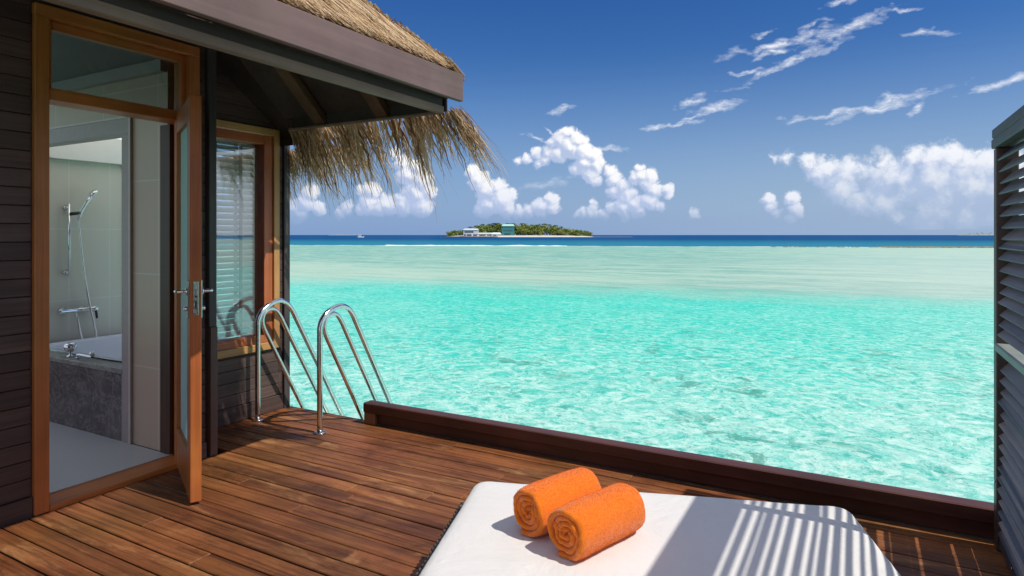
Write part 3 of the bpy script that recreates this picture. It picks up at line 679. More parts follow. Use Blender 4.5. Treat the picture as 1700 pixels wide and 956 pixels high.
b.build('end_eave', M_soffit, villa)
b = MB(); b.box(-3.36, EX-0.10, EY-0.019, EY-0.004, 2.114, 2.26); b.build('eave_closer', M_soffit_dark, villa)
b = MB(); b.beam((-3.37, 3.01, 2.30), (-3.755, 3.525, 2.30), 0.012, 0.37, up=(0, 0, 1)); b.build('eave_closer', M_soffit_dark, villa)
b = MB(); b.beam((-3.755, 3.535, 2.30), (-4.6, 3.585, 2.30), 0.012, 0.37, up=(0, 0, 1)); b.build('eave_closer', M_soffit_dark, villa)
def roofz(x, y, lift=0.0):
    e = EY if x > -3.40 else 3.62
    return EZ + lift + SL*max(0.0, min(EX - x, e - y))
# underside lining, one board skin under both slopes
def skin(lift, name, mat, x_in=0.0):
    b = MB(); N = 26
    A = (EX-0.02-x_in, EY-0.02-x_in)
    def quad(p): b.poly(p)
    RX = -4.30  # roof cut short here, out of view, so sun reaches the panels
    zt = EZ + lift + SL*(A[0]-RX)
    yr = EY - (EX - RX)
    quad([(A[0], -1.6, EZ+lift), (A[0], A[1], EZ+lift), (RX, yr, zt), (RX, -5.0, zt)])
    quad([(A[0], A[1], EZ+lift), (-3.42, A[1], EZ+lift), (-3.42, EY-0.02-(EX-3.42+5.42)*0 - 1.42, EZ+lift+SL*1.40), ])
    quad([(-3.42, A[1], EZ+lift), (-3.42, EY-1.42, EZ+lift+SL*1.40), (-3.42, 3.60, EZ+lift), ])
    quad([(-3.42, 3.60, EZ+lift), (-3.42, EY-1.42, EZ+lift+SL*1.98), (RX, yr, zt), (RX, 3.60, EZ+lift)])
    return b.build(name, mat, villa)
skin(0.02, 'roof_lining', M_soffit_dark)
for (x0, y0, z0, x1, y1, z1) in ((-3.08, 3.0, 2.135, -3.08, 2.1, 2.95), (-2.56, 3.0, 2.135, -2.56, 2.42, 2.66), (-2.16, 3.0, 2.14, -3.6, 1.6, 3.44), (-3.66, 3.5, 2.15, -3.66, 2.65, 2.9)):
    b = MB(); b.beam((x0, y0, z0), (x1, y1, z1), 0.05, 0.09, 0.003, up=(1, 0, 0)); b.build('rafter', M_rafter, villa)
for k in range(4):
    y = 2.0 - k*0.75; b = MB(); b.beam((-2.15, y, 2.20), (-3.61, y, 3.50), 0.05, 0.09, 0.003, up=(0, 1, 0)); b.build('rafter', M_rafter, villa)

def thatch_mat():
    m, t = new_mat('thatch')
    rp = t.n('ShaderNodeNewGeometry').outputs['Random Per Island']
    co = t.n('ShaderNodeTexCoord').outputs['Object']
    r = t.n('ShaderNodeValToRGB', {0: rp}); e = r.color_ramp.elements
    e[0].position = 0; e[0].color = (0.16, 0.09, 0.05, 1); e[1].position = 1.0; e[1].color = (0.80, 0.66, 0.46, 1)
    for p_, c_ in ((0.15, (0.34, 0.20, 0.10, 1)), (0.36, (0.60, 0.42, 0.245, 1)), (0.65, (0.78, 0.60, 0.39, 1)), (0.88, (0.86, 0.72, 0.52, 1))):
        x = e.new(p_); x.color = c_
    c = t.mix(t.m('MULTIPLY', t.noise(co, 9, 4), 0.22), r.outputs[0], (0.26, 0.14, 0.065))
    d = t.n('ShaderNodeBsdfDiffuse', {'Color': c}); tl = t.n('ShaderNodeBsdfTranslucent', {'Color': c})
    mx_ = t.n('ShaderNodeMixShader', {0: 0.28}); t.nt.links.new(d.outputs[0], mx_.inputs[1]); t.nt.links.new(tl.outputs[0], mx_.inputs[2])
    finish(t, mx_); return m
M_thatch = thatch_mat()
skin(0.12, 'thatch_bed', M_thatch)
def strand(b, pts, w, side):
    """flat tapering leaf strip folded along its spine"""
    n = len(pts); L_, C_, R_ = [], [], []
    for i, p in enumerate(pts):
        u = i/(n-1); ww = w*(1-0.85*u**1.6)
        t_ = (pts[min(i+1, n-1)]-pts[max(i-1, 0)]).normalized(); nn = t_.cross(side).normalized()
        L_.append(b.bm.verts.new(p + side*ww*0.5)); C_.append(b.bm.verts.new(p + nn*ww*0.28)); R_.append(b.bm.verts.new(p - side*ww*0.5))
    for i in range(n-1):
        b.bm.faces.new((L_[i], C_[i], C_[i+1], L_[i+1])); b.bm.faces.new((C_[i], R_[i], R_[i+1], C_[i+1]))
def thatch():
    b = MB(); g = random.Random(11)
    for i in range(9000):                                     # main slope above the fascia
        y = g.uniform(0.2, 3.05); s = g.uniform(-0.02, 1.25) if i % 3 else g.uniform(-0.02, 0.4)
        if y > EY + 0.02 - s: continue
        top = Vector((EX - s, y, EZ + 0.14 + SL*s + g.uniform(0, 0.035)))
        d = Vector((1, g.gauss(0.05, 0.30), -SL)).normalized(); L = g.uniform(0.18, 0.42)
        L = min(L, (s - 0.012)/d.x) if s > 0 else 0.04
        if L < 0.05: continue
        up = Vector((SL, 0, 1)).normalized(); lift = g.uniform(0.0, 0.02)
        pts = [top + d*L*u + up*(lift*u) + Vector((0, 0, 0.0)) for u in (0, 0.5, 1)]
        strand(b, pts, g.choice((0.003, 0.005, 0.008, 0.012)), Vector((0, 1, 0)).lerp(Vector((1, 0, 0)), g.uniform(0, .2)).normalized())
    for i in range(7000):                                     # hip slope seen along its edge
        x = g.uniform(-3.4, EX - 0.02); s = g.uniform(0, min(1.3, EX - x + 0.05)); 
        top = Vector((x, EY - s, EZ + 0.13 + SL*s + g.uniform(0, 0.035)))
        d = Vector((g.gauss(0.1, 0.15), 1, -SL)).normalized(); L = min(g.uniform(0.2, 0.42), (s+0.03)*1.3); up = Vector((0, SL, 1)).normalized()
        pts = [top + d*L*u + up*0.02*u for u in (0, 0.5, 1)]
        strand(b, pts, g.uniform(0.006, 0.013), Vector((1, 0, 0)))
    return b.build('thatch', M_thatch, villa)
thatch()
def fringe(x0, x1, y, z, n, seed, lmin, lmax, corner):
    b = MB(); g = random.Random(seed)
    clumps = [(g.uniform(x0, x1), g.uniform(0.65, 1.2), g.uniform(-0.05, 0.30)) for _ in range(int((x1-x0)*34))]
    for i in range(n):
        cx, cl, ct = g.choice(clumps)
        x = min(max(cx + g.gauss(0, 0.022), x0), x1)
        k = max(0.0, 1 - (x1 - x)/0.35) if corner else 0.0    # strands near the corner splay outward
        L = g.uniform(lmin, lmax)*cl*(1 if g.random() > .12 else 1.25)*(1-0.10*k)
        if g.random() < 0.35: L *= 0.6
        p = Vector((x + g.uniform(-.01, .01), y + g.uniform(-0.01, 0.10), z + g.uniform(-0.03, 0.0)))
        out = Vector((0.34*k + g.gauss(0.04, 0.08) + ct*0.5, 0.38 + g.gauss(0, 0.10), -0.68)).normalized()
        pts = []; droop = g.uniform(0.1, 0.5); curl = g.gauss(0, 0.12)
        for j in range(8):
            u = j/7
            q = p + out*L*u + Vector((curl*u*u*L, -0.25*droop*u*u*L, -droop*0.55*u*u*L))
            q += Vector((g.gauss(0, 0.008), g.gauss(0, 0.008), g.gauss(0, 0.004)))*min(1, u*2)
            pts.append(q)
        ang = g.uniform(0, math.pi); side = Vector((math.cos(ang), math.sin(ang)*0.6, 0.1)).normalized()
        strand(b, pts, g.choice((0.004, 0.006, 0.009, 0.013, 0.016))*g.uniform(0.8, 1.2), side)
    for i in range(9 if corner else 0):                       # a few long stray ends at the corner
        p = Vector((x1 - g.uniform(0, 0.10), y + 0.05, z + 0.02))
        pts = [p + Vector((0.20*u + g.uniform(-.01, .01), 0.24*u, -0.30*u - 0.06*u*u))*g.uniform(0.9, 1.1) for u in (0, .2, .4, .6, .8, 1)]
        strand(b, pts, 0.006, Vector((0.7, -0.7, 0)))
    return b
fringe(-3.42, EX-0.04, EY+0.0, 2.135, 860, 5, 0.22, 0.44, True).build('thatch_fringe', M_thatch, villa)
fringe(-5.2, -3.36, 3.60, 2.10, 800, 9, 0.20, 0.38, False).build('thatch_fringe', M_thatch, villa)

# ------------------------------------------------------------------ swim ladder
lad = thing('swim_ladder', (-3.67, 3.24, 0), 'stainless steel swim ladder with two curved double handrails at the deck edge', 'ladder')
def rail(x, dz):
    o = [(3.242, 0.004), (3.242, 0.35), (3.242, 0.68), (3.246, 0.755), (3.275, 0.812), (3.33, 0.852), (3.405, 0.874+dz), (3.465, 0.876+dz), (3.525, 0.85), (3.57, 0.80), (3.61, 0.73)]
    sl = [(3.61 + 0.565*k, 0.73 - k) for k in (0.3, 0.9, 1.8, 2.6)]
    b = MB(); b.tube(spline([(x, y, z) for y, z in o + sl], 5), 0.0195, 14)
    h = b.build('handrail', M_steel, lad)
    i1 = [(3.66 + 0.56*k, 0.03 - k) for k in (1.8, 1.0, 0.3)] + [(3.66, 0.03), (3.50, 0.32), (3.345, 0.60), (3.293, 0.70), (3.284, 0.755), (3.305, 0.808), (3.36, 0.832), (3.41, 0.815), (3.455, 0.76), (3.50, 0.68)]
    i2 = [(3.50 + 0.565*k, 0.68 - k) for k in (0.3, 0.8, 1.6, 2.4)]
    b = MB(); b.tube(spline([(x, y, z) for y, z in i1 + i2], 5), 0.0165, 14); b.build('stringer_loop', M_steel, lad)
    b = MB(); b.disc((x, 3.242, 0.001), (0, 0, 1), [(0.043, 0), (0.043, 0.006), (0.036, 0.010), (0.022, 0.012)], 24); b.build('flange', M_steel, lad)
rail(-3.349, 0.0); rail(-3.995, 0.008)
for k in range(4):
    z = -0.25 - k*0.27; y = 3.72 + (0.0 - z)*0.565
    b = MB(); b.box(-3.99, -3.355, y, y+0.09, z-0.015, z+0.015, bevel=0.004); b.build('step', M_steel, lad)

# ------------------------------------------------------------------ louvred privacy screen on the right
scr = thing('privacy_screen', (0.56, 3.52, 0), 'weathered grey louvred timber privacy screen at the right end of the deck', 'screen')
def posts(y0, y1, m, name): b = MB(); b.box(0.52, 0.60, y0, y1, 0.002, 1.786, bevel=0.004); b.build(name, m, scr)
posts(3.478, 3.545, M_louvre_post, 'post'); posts(2.448, 2.500, M_louvre_post, 'post'); posts(1.40, 1.452, M_louvre_post, 'post'); posts(0.30, 0.352, M_louvre_post, 'post'); posts(-0.75, -0.70, M_louvre_post, 'post')
b = MB(); b.box(0.514, 0.607, -0.8, 3.552, 1.832, 1.878, bevel=0.006); b.box(0.512, 0.609, -0.8, 3.552, 1.788, 1.830, bevel=0.004); b.build('top_cap', M_louvre_cap, scr)
for (y0, y1) in ((2.501, 3.477), (1.453, 2.447), (0.353, 1.399), (-0.699, 0.299)):
    b = MB(); b.box(0.512, 0.590, y0, y1, 0.888, 0.922, bevel=0.004); b.build('mid_rail', M_louvre_rail, scr)
    b = MB(); b.box(0.53, 0.59, y0, y1, 0.02, 0.07, bevel=0.004); b.build('bottom_rail', M_louvre_cap, scr)
    b = MB(); z = 0.10; g = random.Random(int(y0*100))
    while z < 1.775:
        if not 0.865 < z < 0.945:
            M_ = Matrix.Translation((0.556, 0, z)) @ Matrix.Rotation(R((-45 if z > 0.6 else -37.0) + g.gauss(0, 2.4)), 4, 'Y') @ Matrix.Rotation(g.gauss(0, 0.0012), 4, 'X')
            b.box(-0.036, 0.036, y0, y1, -0.004, 0.004, M_, bevel=0.0015)
        z += 0.0485 + g.uniform(-0.0012, 0.0012)
    b.build('louvre_slats', M_louvre, scr)
for x, y, z in ((0.519, 3.51, 0.30), (0.529, 2.9, 0.055), (0.529, 3.2, 0.055)):
    b = MB(); b.disc((x, y, z), (-1, 0, 0), [(0.006, 0), (0.006, 0.003)], 10); b.build('screw_head', M_steel, scr)

# ------------------------------------------------------------------ daybed
BA = R(10.5); bx = Vector((math.cos(BA), -math.sin(BA))); by = Vector((math.sin(BA), math.cos(BA)))
fl = Vector((-0.150, 2.612))
BW, BL = 1.43, 2.1
def bedp(u, v, z):                               # u across from the far-left corner, v towards the viewer
    q = fl + bx*u - by*v
    return cw(q.x, q.y, z)
o3 = bedp(0, 0, 0); e1 = (bedp(1, 0, 0)-o3); e2 = (bedp(0, 1, 0)-o3)
BM_ = Matrix.Translation(o3) @ Matrix((e1, e2, Vector((0, 0, 1)))).transposed().to_4x4()
bed = thing('daybed', bedp(BW/2, BL/2, 0), 'white cushioned daybed with a grey woven rim on the wooden deck', 'daybed')
def fabric_mat():
    m, t = new_mat('white_canvas')
    co = t.n('ShaderNodeTexCoord').outputs['Object']
    wv = t.m('ADD', t.n('ShaderNodeTexWave', {'Vector': co, 'Scale': 160.0, 'Distortion': 1.0}, bands_direction='X').outputs['Fac'], t.n('ShaderNodeTexWave', {'Vector': co, 'Scale': 160.0, 'Distortion': 1.0}, bands_direction='Y').outputs['Fac'])
    wr = t.noise(t.mapping(co, scale=(3, 3, 3)), 1.0, 5, 0.6, 0.8)
    c = t.mix(t.noise(co, 5, 4), (0.70, 0.685, 0.66), (0.76, 0.745, 0.72))
    b1 = t.bump(wr, 0.55, 0.025); b2 = t.bump(wv, 0.12, 0.001, b1)
    finish(t, principled(t, c, 0.85, normal=b2, Sheen_Weight=0.15)); return m
def mattress():
    b = MB(); N, Mv = 60, 84; r = 0.035; H0, H1 = 0.285, 0.40
    # rounded box by pushing a superellipsoid-like grid
    def surf(u, v):
        g = mnoise.noise(Vector((u*4, v*4, 1.3)))*0.003 + mnoise.noise(Vector((u*11, v*9, 7.3)))*0.0012
        return g
    vs = {}
    prof = [(0, H0), (-0.004, H0+0.02), (-0.006, H0+0.055), (-0.003, H1-0.04), (0.006, H1-0.02), (0.018, H1-0.008), (0.036, H1-0.002), (0.07, H1), (0.16, H1+0.004), (0.35, H1+0.007), (0.6, H1+0.008)]
    rings = []
    for ins, z in prof:
        rr = []; K = 160
        hw, hl = BW/2-ins, BL/2-ins; cr = max(0.06-ins*0.4, 0.02)
        cr = min(cr, hw*0.9)
        per = [(-hw+cr, -hl, hw-cr, -hl), (hw, -hl+cr, hw, hl-cr), (hw-cr, hl, -hw+cr, hl), (-hw, hl-cr, -hw, -hl+cr)]
        cs = [(hw-cr, -hl+cr, -90), (hw-cr, hl-cr, 0), (-hw+cr, hl-cr, 90), (-hw+cr, -hl+cr, 180)]
        for (x0, y0, x1, y1), (cx, cy, a0) in zip(per, cs):
            for k in range(30): u = k/30; rr.append((x0+(x1-x0)*u, y0+(y1-y0)*u))
            for k in range(10): a = R(a0 + 9*k); rr.append((cx+cr*math.cos(a), cy+cr*math.sin(a)))
        rings.append([b.bm.verts.new(BM_ @ Vector((x+BW/2, y+BL/2, z + (surf(x, y) if z > H1-0.03 else 0)))) for x, y in rr])
    for A, B in zip(rings, rings[1:]):
        n = len(A)
        for k in range(n): f_ = b.bm.faces.new((A[k], A[(k+1) % n], B[(k+1) % n], B[k])); f_.smooth = True
    f_ = b.bm.faces.new(rings[-1]); f_.smooth = True; b.bm.faces.new(list(reversed(rings[0])))
    return b
M_canvas = fabric_mat()
mattress().build('mattress', M_canvas, bed)
M_wicker = wood('grey_wicker', (0.075, 0.062, 0.052), (0.22, 0.19, 0.16), 'z', 0.6, 1.0, 0.3)
b = MB()
b.box(-0.03, BW+0.03, 0.0, BL, 0.10, 0.283, BM_, 0.01); b.build('wicker_base', M_wicker, bed)
b = MB()                                          # braided rim round the base
corn = [(-0.05, -0.03), (BW+0.05, -0.03), (BW+0.05, BL+0.03), (-0.05, BL+0.03), (-0.05, -0.03)]
for ph in range(3):
    for (a_, c_) in zip(corn, corn[1:]):
        L = math.hypot(c_[0]-a_[0], c_[1]-a_[1]); n = int(L/0.010); pts = []
        d_ = ((c_[0]-a_[0])/L, (c_[1]-a_[1])/L); nn = (-d_[1], d_[0])
        for k in range(n+1):
            s = L*k/n; q = 2*math.pi*(s/0.085) + ph*2*math.pi/3
            off = math.sin(q)*0.017; zz = 0.268 + math.sin(2*q)*0.008
            pts.append(BM_ @ Vector((a_[0]+d_[0]*s+nn[0]*off, a_[1]+d_[1]*s+nn[1]*off, zz)))
        b.tube(pts, 0.0085, 6)
b.build('braided_rim', M_wicker, bed)
for (u, v) in ((0.06, 0.06), (BW-0.06, 0.06), (0.06, BL-0.06), (BW-0.06, BL-0.06)):
    b = MB(); b.box(u-0.03, u+0.03, v-0.03, v+0.03, 0.001, 0.099, BM_, 0.004); b.build('leg', M_wicker, bed)

# rolled towels
def towel_mat(name, c):
    m, t = new_mat(name)
    co = t.n('ShaderNodeTexCoord').outputs['Object']
    f = t.noise(co, 320, 3, 0.7); g = t.noise(co, 40, 5, 0.65); h = t.noise(co, 9, 4, 0.6)
    cc = t.mix(t.ramp(f, 0.35, 0.65), tuple(x*0.78 for x in c), c)
    cc = t.mix(t.m('MULTIPLY', t.ramp(g, 0.35, 0.75), 0.16), cc, (min(1, c[0]*1.05), c[1]*1.25, c[2]*1.8))
    b1 = t.bump(h, 0.35, 0.02); b2 = t.bump(t.m('ADD', f, t.m('MULTIPLY', g, 0.4)), 0.6, 0.003, b1)
    finish(t, principled(t, cc, 0.95, normal=b2, Sheen_Weight=0.35, Sheen_Roughness=0.5, Specular_IOR_Level=0.1)); return m
M_towel = towel_mat('orange_terry', (0.90, 0.205, 0.010))
def towel(near, axis, Rr, L, seed, label):
    """a long sheet rolled up: the layers show on the ends"""
    g = random.Random(seed)
    ax = Vector((axis[0], axis[1], 0)).normalized(); sd = Vector((0, 0, 1)).cross(ax)
    turns, per = 4.0, 52; n = int(turns*per); r0 = 0.010; pitch = (Rr - r0)/turns; th = pitch*0.97
    seed0 = seed; seed = -math.pi*0.40 - 2*math.pi*turns
    prof = []
    K = 26
    for k in range(K+1): prof.append((k/K, 1))
    b = MB(); rings = []
    for i in range(n+1):
        u = i/n; a = 2*math.pi*turns*u + seed; rc = r0 + (Rr - r0)*u - th/2
        e0 = mnoise.noise(Vector((math.cos(a)*1.2 + seed0, math.sin(a)*1.2, u*6)))*0.011 + mnoise.noise(Vector((math.cos(a)*4, math.sin(a)*4, u*9 + seed0)))*0.005 - 0.012*(1-u)
        e1 = mnoise.noise(Vector((math.cos(a)*1.2 - seed0, math.sin(a)*1.2, u*6+9)))*0.011 - 0.012*(1-u)
        ring = []
        sect = []
        hL = L/2
        for k in range(K+1):
            s = -hL - e0 + (2*hL + e0 + e1)*k/K; sect.append((s, th/2))
        ex = hL + e1
        for q in (60, 20, -20, -60): sect.append((ex + th*0.55*math.cos(R(q)), th/2*math.sin(R(q))))
        for k in range(K+1):
            s = hL + e1 - (2*hL + e0 + e1)*k/K; sect.append((s, -th/2))
        ex = -hL - e0
        for q in (240, 200, 160, 120): sect.append((ex + th*0.55*math.cos(R(q)), th/2*math.sin(R(q))))
        for s, dr in sect:
            taper = 1 - 0.05*(abs(s)/hL)**6
            r = (rc + dr)*taper
            lump = 1 + 0.035*mnoise.noise(Vector((s*9 + seed0, math.cos(a)*1.5, math.sin(a)*1.5))) + 0.016*mnoise.noise(Vector((s*30, math.cos(a)*5, math.sin(a)*5 + seed0)))
            r *= lump
            y, z = r*math.cos(a)*1.03, r*math.sin(a)*0.97
            z = max(z, -Rr*0.93)
            p = near + ax*(s + hL) + sd*y + Vector((0, 0, z + Rr*0.93))
            ring.append(b.bm.verts.new(p))
        rings.append(ring)
    for A, B in zip(rings, rings[1:]):
        m_ = len(A)
        for k in range(m_): f_ = b.bm.faces.new((A[k], A[(k+1) % m_], B[(k+1) % m_], B[k])); f_.smooth = True
    b.bm.faces.new(rings[0]); b.bm.faces.new(list(reversed(rings[-1])))
    # terry loops: short fibres standing on the outside layer
    t_ = thing('rolled_towel', (near.x, near.y, near.z), label, 'towel', 'rolled orange towels on the daybed')
    b.build('towel_roll', M_towel, t_)
    p = MB()
    for i in range(16000):
        u = 1 - g.random()*0.24; a = 2*math.pi*turns*u + seed; rc = (r0 + (Rr-r0)*u)
        s = g.uniform(-L/2, L/2); taper = 1 - 0.05*(abs(s)/(L/2))**6
        lump = 1 + 0.035*mnoise.noise(Vector((s*9 + seed0, math.cos(a)*1.5, math.sin(a)*1.5))) + 0.016*mnoise.noise(Vector((s*30, math.cos(a)*5, math.sin(a)*5 + seed0)))
        r = rc*taper*lump; y, z = r*math.cos(a)*1.03, r*math.sin(a)*0.97
        if z < -Rr*0.88: continue
        q = near + ax*(s + L/2) + sd*y + Vector((0, 0, z + Rr*0.93))
        nrm = (sd*math.cos(a) + Vector((0, 0, math.sin(a))) + ax*g.gauss(0, .5) + sd*g.gauss(0, .5)).normalized()
        tg = nrm.orthogonal().normalized(); h = g.uniform(0.001, 0.0026) if g.random() < .7 else g.uniform(0.0025, 0.0052)
        v0, v1, v2 = p.bm.verts.new(q + tg*0.0007), p.bm.verts.new(q - tg*0.0007), p.bm.verts.new(q + nrm*h)
        p.bm.faces.new((v0, v1, v2))
    p.build('terry_pile', M_towel, t_)
TOP = 0.405
ax_ = cw(0.745, 0.667); ax_.z = 0
towel(cw(0.162, 1.935, TOP), ax_, 0.088, 0.30, 1.7, 'orange rolled towel lying nearer the front, overlapping the other roll')
towel(cw(0.050, 2.085, TOP), ax_, 0.088, 0.29, 4.1, 'orange rolled towel lying behind, partly hidden by the front roll')

# ------------------------------------------------------------------ far island
def island_ground():
    b = MB(); rings = []
    c = cw(10, 855)
    for (k, z) in ((1.08, WATER-0.3), (1.0, WATER+0.25), (0.94, WATER+1.2), (0.8, WATER+2.0), (0.4, WATER+2.6)):
        rr = []
        for i in range(64):
            a = 2*math.pi*i/64; q = 1 + 0.06*mnoise.noise(Vector((math.cos(a)*2, math.sin(a)*2, 3)))
            rr.append(b.bm.verts.new(cw(9 + math.cos(a)*101*k*q, 850 + math.sin(a)*48*k*q, z)))
        rings.append(rr)
    for A, B in zip(rings, rings[1:]):
        for i in range(64): b.bm.faces.new((A[i], A[(i+1) % 64], B[(i+1) % 64], B[i]))
    b.bm.faces.new(rings[-1])
    # sand spit running out to the right
    return b
M_sand = plain('coral_sand', (0.62, 0.56, 0.47), 0.9, nscale=0.3)
kind(island_ground().build('island', M_sand), 'structure')
b = MB(); 
for i in range(24):
    x = 98 + i*2.6; w = 2.5*(1 - i/26)
    b.box(-1.6, 1.6, -w, w, 0, 0.35, Matrix.Translation(cw(x, 835 + mnoise.noise(Vector((i*.3, 0, 0)))*3, WATER-0.08)), 0.1)
kind(b.build('sand_spit', M_sand), 'structure')
def leaf_mat(name, a, bcol):
    m, t = new_mat(name)
    rp = t.n('ShaderNodeNewGeometry').outputs['Random Per Island']; oi = t.n('ShaderNodeObjectInfo').outputs['Random']
    c = t.mix(rp, a, bcol); c = t.mix(t.m('MULTIPLY', oi, 0.5), c, tuple(x*0.55 for x in a))
    finish(t, principled(t, c, 0.7)); return m
M_leaf = leaf_mat('broad_leaf', (0.085, 0.155, 0.022), (0.24, 0.32, 0.05))
M_leaf_y = leaf_mat('yellow_green_leaf', (0.18, 0.24, 0.028), (0.38, 0.41, 0.07))
M_palm = leaf_mat('palm_leaf', (0.025, 0.055, 0.016), (0.06, 0.10, 0.03))
M_bark = plain('bark', (0.16, 0.12, 0.09), 0.8)
def tree_proto(name, label, cat, group, kind_, seed):
    g = random.Random(seed); t_ = thing(name, (0, 0, 0), label, cat, group)
    b = MB()
    if kind_ == 'palm':
        b.tube(spline([(0, 0, 0), (0.3, 0.1, 5), (0.9, 0.2, 10), (1.2, 0.3, 14.0)], 3), [0.28]*4 + [0.2]*6, 6); b.build('trunk', M_bark, t_)
        b = MB()
        for k in range(15):
            a = 2*math.pi*k/15 + g.uniform(-.2, .2); L = g.uniform(2.8, 3.8); up = g.uniform(0.0, 0.9)
            pts = [Vector((1.2 + math.cos(a)*L*u, 0.3 + math.sin(a)*L*u, 14 + up*L*u - L*(0.55+up*0.5)*u*u)) for u in (0, .25, .5, .75, 1)]
            strand(b, pts, 1.3, Vector((-math.sin(a), math.cos(a), 0)))
        b.build('crown', M_palm, t_)
    else:
        b.tube([(0, 0, 0), (0.1, 0, 3), (0.2, 0.1, 6)], [0.4, 0.3, 0.15], 6)
        for k in range(4):
            a = k*1.6 + g.random(); b.tube([(0.1, 0, 3.2), (math.cos(a)*2, math.sin(a)*2, 6.2)], [0.15, 0.06], 5)
        b.build('trunk', M_bark, t_); b = MB()
        cl = [(g.gauss(0, 2.0), g.gauss(0, 2.0), g.uniform(3.0, 8.6), g.uniform(1.0, 1.9)) for _ in range(13)]
        for i in range(420):
            cx, cy, cz, r = g.choice(cl); v_ = Vector((g.gauss(0, 1), g.gauss(0, 1), g.gauss(0, 1))).normalized()*r*g.uniform(0.7, 1.05)
            p = Vector((cx, cy, cz)) + v_; n_ = (v_.normalized() + Vector((g.gauss(0, .4), g.gauss(0, .4), g.gauss(0, .4) + .3))).normalized()
            x_ = n_.orthogonal().normalized(); y_ = n_.cross(x_); s_ = g.uniform(0.28, 0.55)
            b.bm.faces.new([b.bm.verts.new(p + x_*s_*math.cos(q) + y_*s_*0.7*math.sin(q)) for q in (0, 1.26, 2.5, 3.77, 5.0)])
        b.build('crown', M_leaf if kind_ == 'green' else M_leaf_y, t_)
    return t_
def dup(root, loc, rz, sc):
    r = root.copy(); col.objects.link(r); r.location = loc; r.rotation_euler = (0, 0, rz); r.scale = sc
    for ch in list(root.children):
        c_ = ch.copy(); col.objects.link(c_); c_.parent = r
    return r
G_T = 'trees covering the far island'
protos = {k: [tree_proto('broadleaf_tree' if k != 'palm' else 'palm_tree', l, 'tree', G_T, k, sd + i) for i in range(2)] for k, l, sd in
          (('green', 'dark green bushy tree among the trees of the far island', 21), ('yellow', 'yellow green bushy tree among the trees of the far island', 31), ('palm', 'palm tree rising above the bushy trees of the far island', 41))}
used = set()
def plant(k, X, Y, s):
    p = rnd.choice(protos[k]); sc = (s*1.25, s*1.25, s)
    loc = cw(X, Y, WATER + 0.7); s *= 0.93; sc = (s*1.3, s*1.3, s)
    if p.name not in used:
        used.add(p.name); p.location = loc; p.scale = sc; p.rotation_euler = (0, 0, rnd.uniform(0, 6)); return
    dup(p, loc, rnd.uniform(0, 6.28), sc)
def prof_h(X):                                   # height of the wood along the island
    u = (X + 88)/195.0
    return 0.55 + 0.95*min(1.0, max(0, u)*3.6)*min(1.0, max(0, (1.02-u))*3.0)
for i in range(150):
    X = rnd.uniform(-86, 104); row = rnd.random(); Y = 818 + row*34
    if -72 < X < -8 and Y < 832: Y += 16
    if -12 < X < 8 and Y < 840: Y += 22
    e = 1 - abs((X-8)/100)**4
    plant('yellow' if rnd.random() < 0.55 else 'green', X, 850 + (Y-850)*max(0.35, e), prof_h(X)*rnd.uniform(0.78, 1.12)*(0.9 + row*0.35))
for i in range(26):
    X = rnd.uniform(-58, 70); plant('palm', X, rnd.uniform(836, 866), prof_h(X)*rnd.uniform(0.74, 0.90))
# buildings on the island shore
M_bwhite = plain('white_render', (0.72, 0.74, 0.74), 0.6); M_bwin = plain('window_band', (0.06, 0.09, 0.11), 0.2)
M_broof = plain('pale_metal_roof', (0.68, 0.76, 0.74), 0.4); M_teal = plain('teal_cladding', (0.045, 0.24, 0.24), 0.5); M_tealroof = plain('mint_roof', (0.38, 0.66, 0.58), 0.45)
def house(name, label, X, Y, w, d, h, rh, mw, mr, win, grp_=None):
    c0 = cw(X, Y, WATER + 0.7); M_ = Matrix.Translation(c0) @ Matrix.Rotation(YAW, 4, 'Z')
    t_ = thing(name, c0, label, 'building', grp_)
    b = MB(); b.box(-w/2, w/2, 0, d, -1.5, h, M_); b.build('wall', mw, t_)
    b = MB(); o = 0.7
    A = [(-w/2-o, -o, h+.01), (w/2+o, -o, h+.01), (w/2+o, d+o, h+.01), (-w/2-o, d+o, h+.01)]; Bt = [(-w/2+rh*.6, d/2, h+rh), (w/2-rh*.6, d/2, h+rh)]
    va = [b.bm.verts.new(M_ @ Vector(p)) for p in A]; vb = [b.bm.verts.new(M_ @ Vector(p)) for p in Bt]
    for f_ in ((va[0], va[1], vb[1], vb[0]), (va[1], va[2], vb[1]), (va[2], va[3], vb[0], vb[1]), (va[3], va[0], vb[0]), tuple(reversed(va))): b.bm.faces.new(f_)
    b.build('roof', mr, t_)
    for (x0, x1, z0, z1) in win:
        b = MB(); b.box(x0, x1, -0.08, 0.02, z0, z1, M_); b.build('window', M_bwin, t_)
house('shore_building', 'white two storey building near the left end of the far island', -53, 812, 19, 9, 8.6, 1.6, M_bwhite, M_broof, [(-8, 3.5, 4.9, 6.7), (-8.5, -6.5, 0.8, 3), (-5, 1, 0.8, 2.8), (3, 8, 0.8, 2.8)])
house('shore_building', 'long low white building between the white house and the teal one', -33, 812, 21, 8, 3.6, 1.3, M_bwhite, M_broof, [(-9, -1, 0.8, 2.3), (1, 6, 0.8, 2.3)])
house('shore_building', 'low pale boathouse with rounded white roof beside the teal building', -20, 809, 12, 8, 3.0, 2.2, M_bwhite, M_broof, [(-4, 0, 0.3, 2.0)])
house('shore_building', 'tall teal building with mint roof in the middle of the far island', -5, 815, 16, 10, 13.5, 2.6, M_teal, M_tealroof, [(-5, 3, 1.0, 4.2), (-6, 6, 7, 8.0)])
jt = MB(); jt.box(-48, 24, -1.2, 1.2, -1.0, 0.9, Matrix.Translation(cw(-42, 804, WATER)) @ Matrix.Rotation(YAW, 4, 'Z'), 0.05)
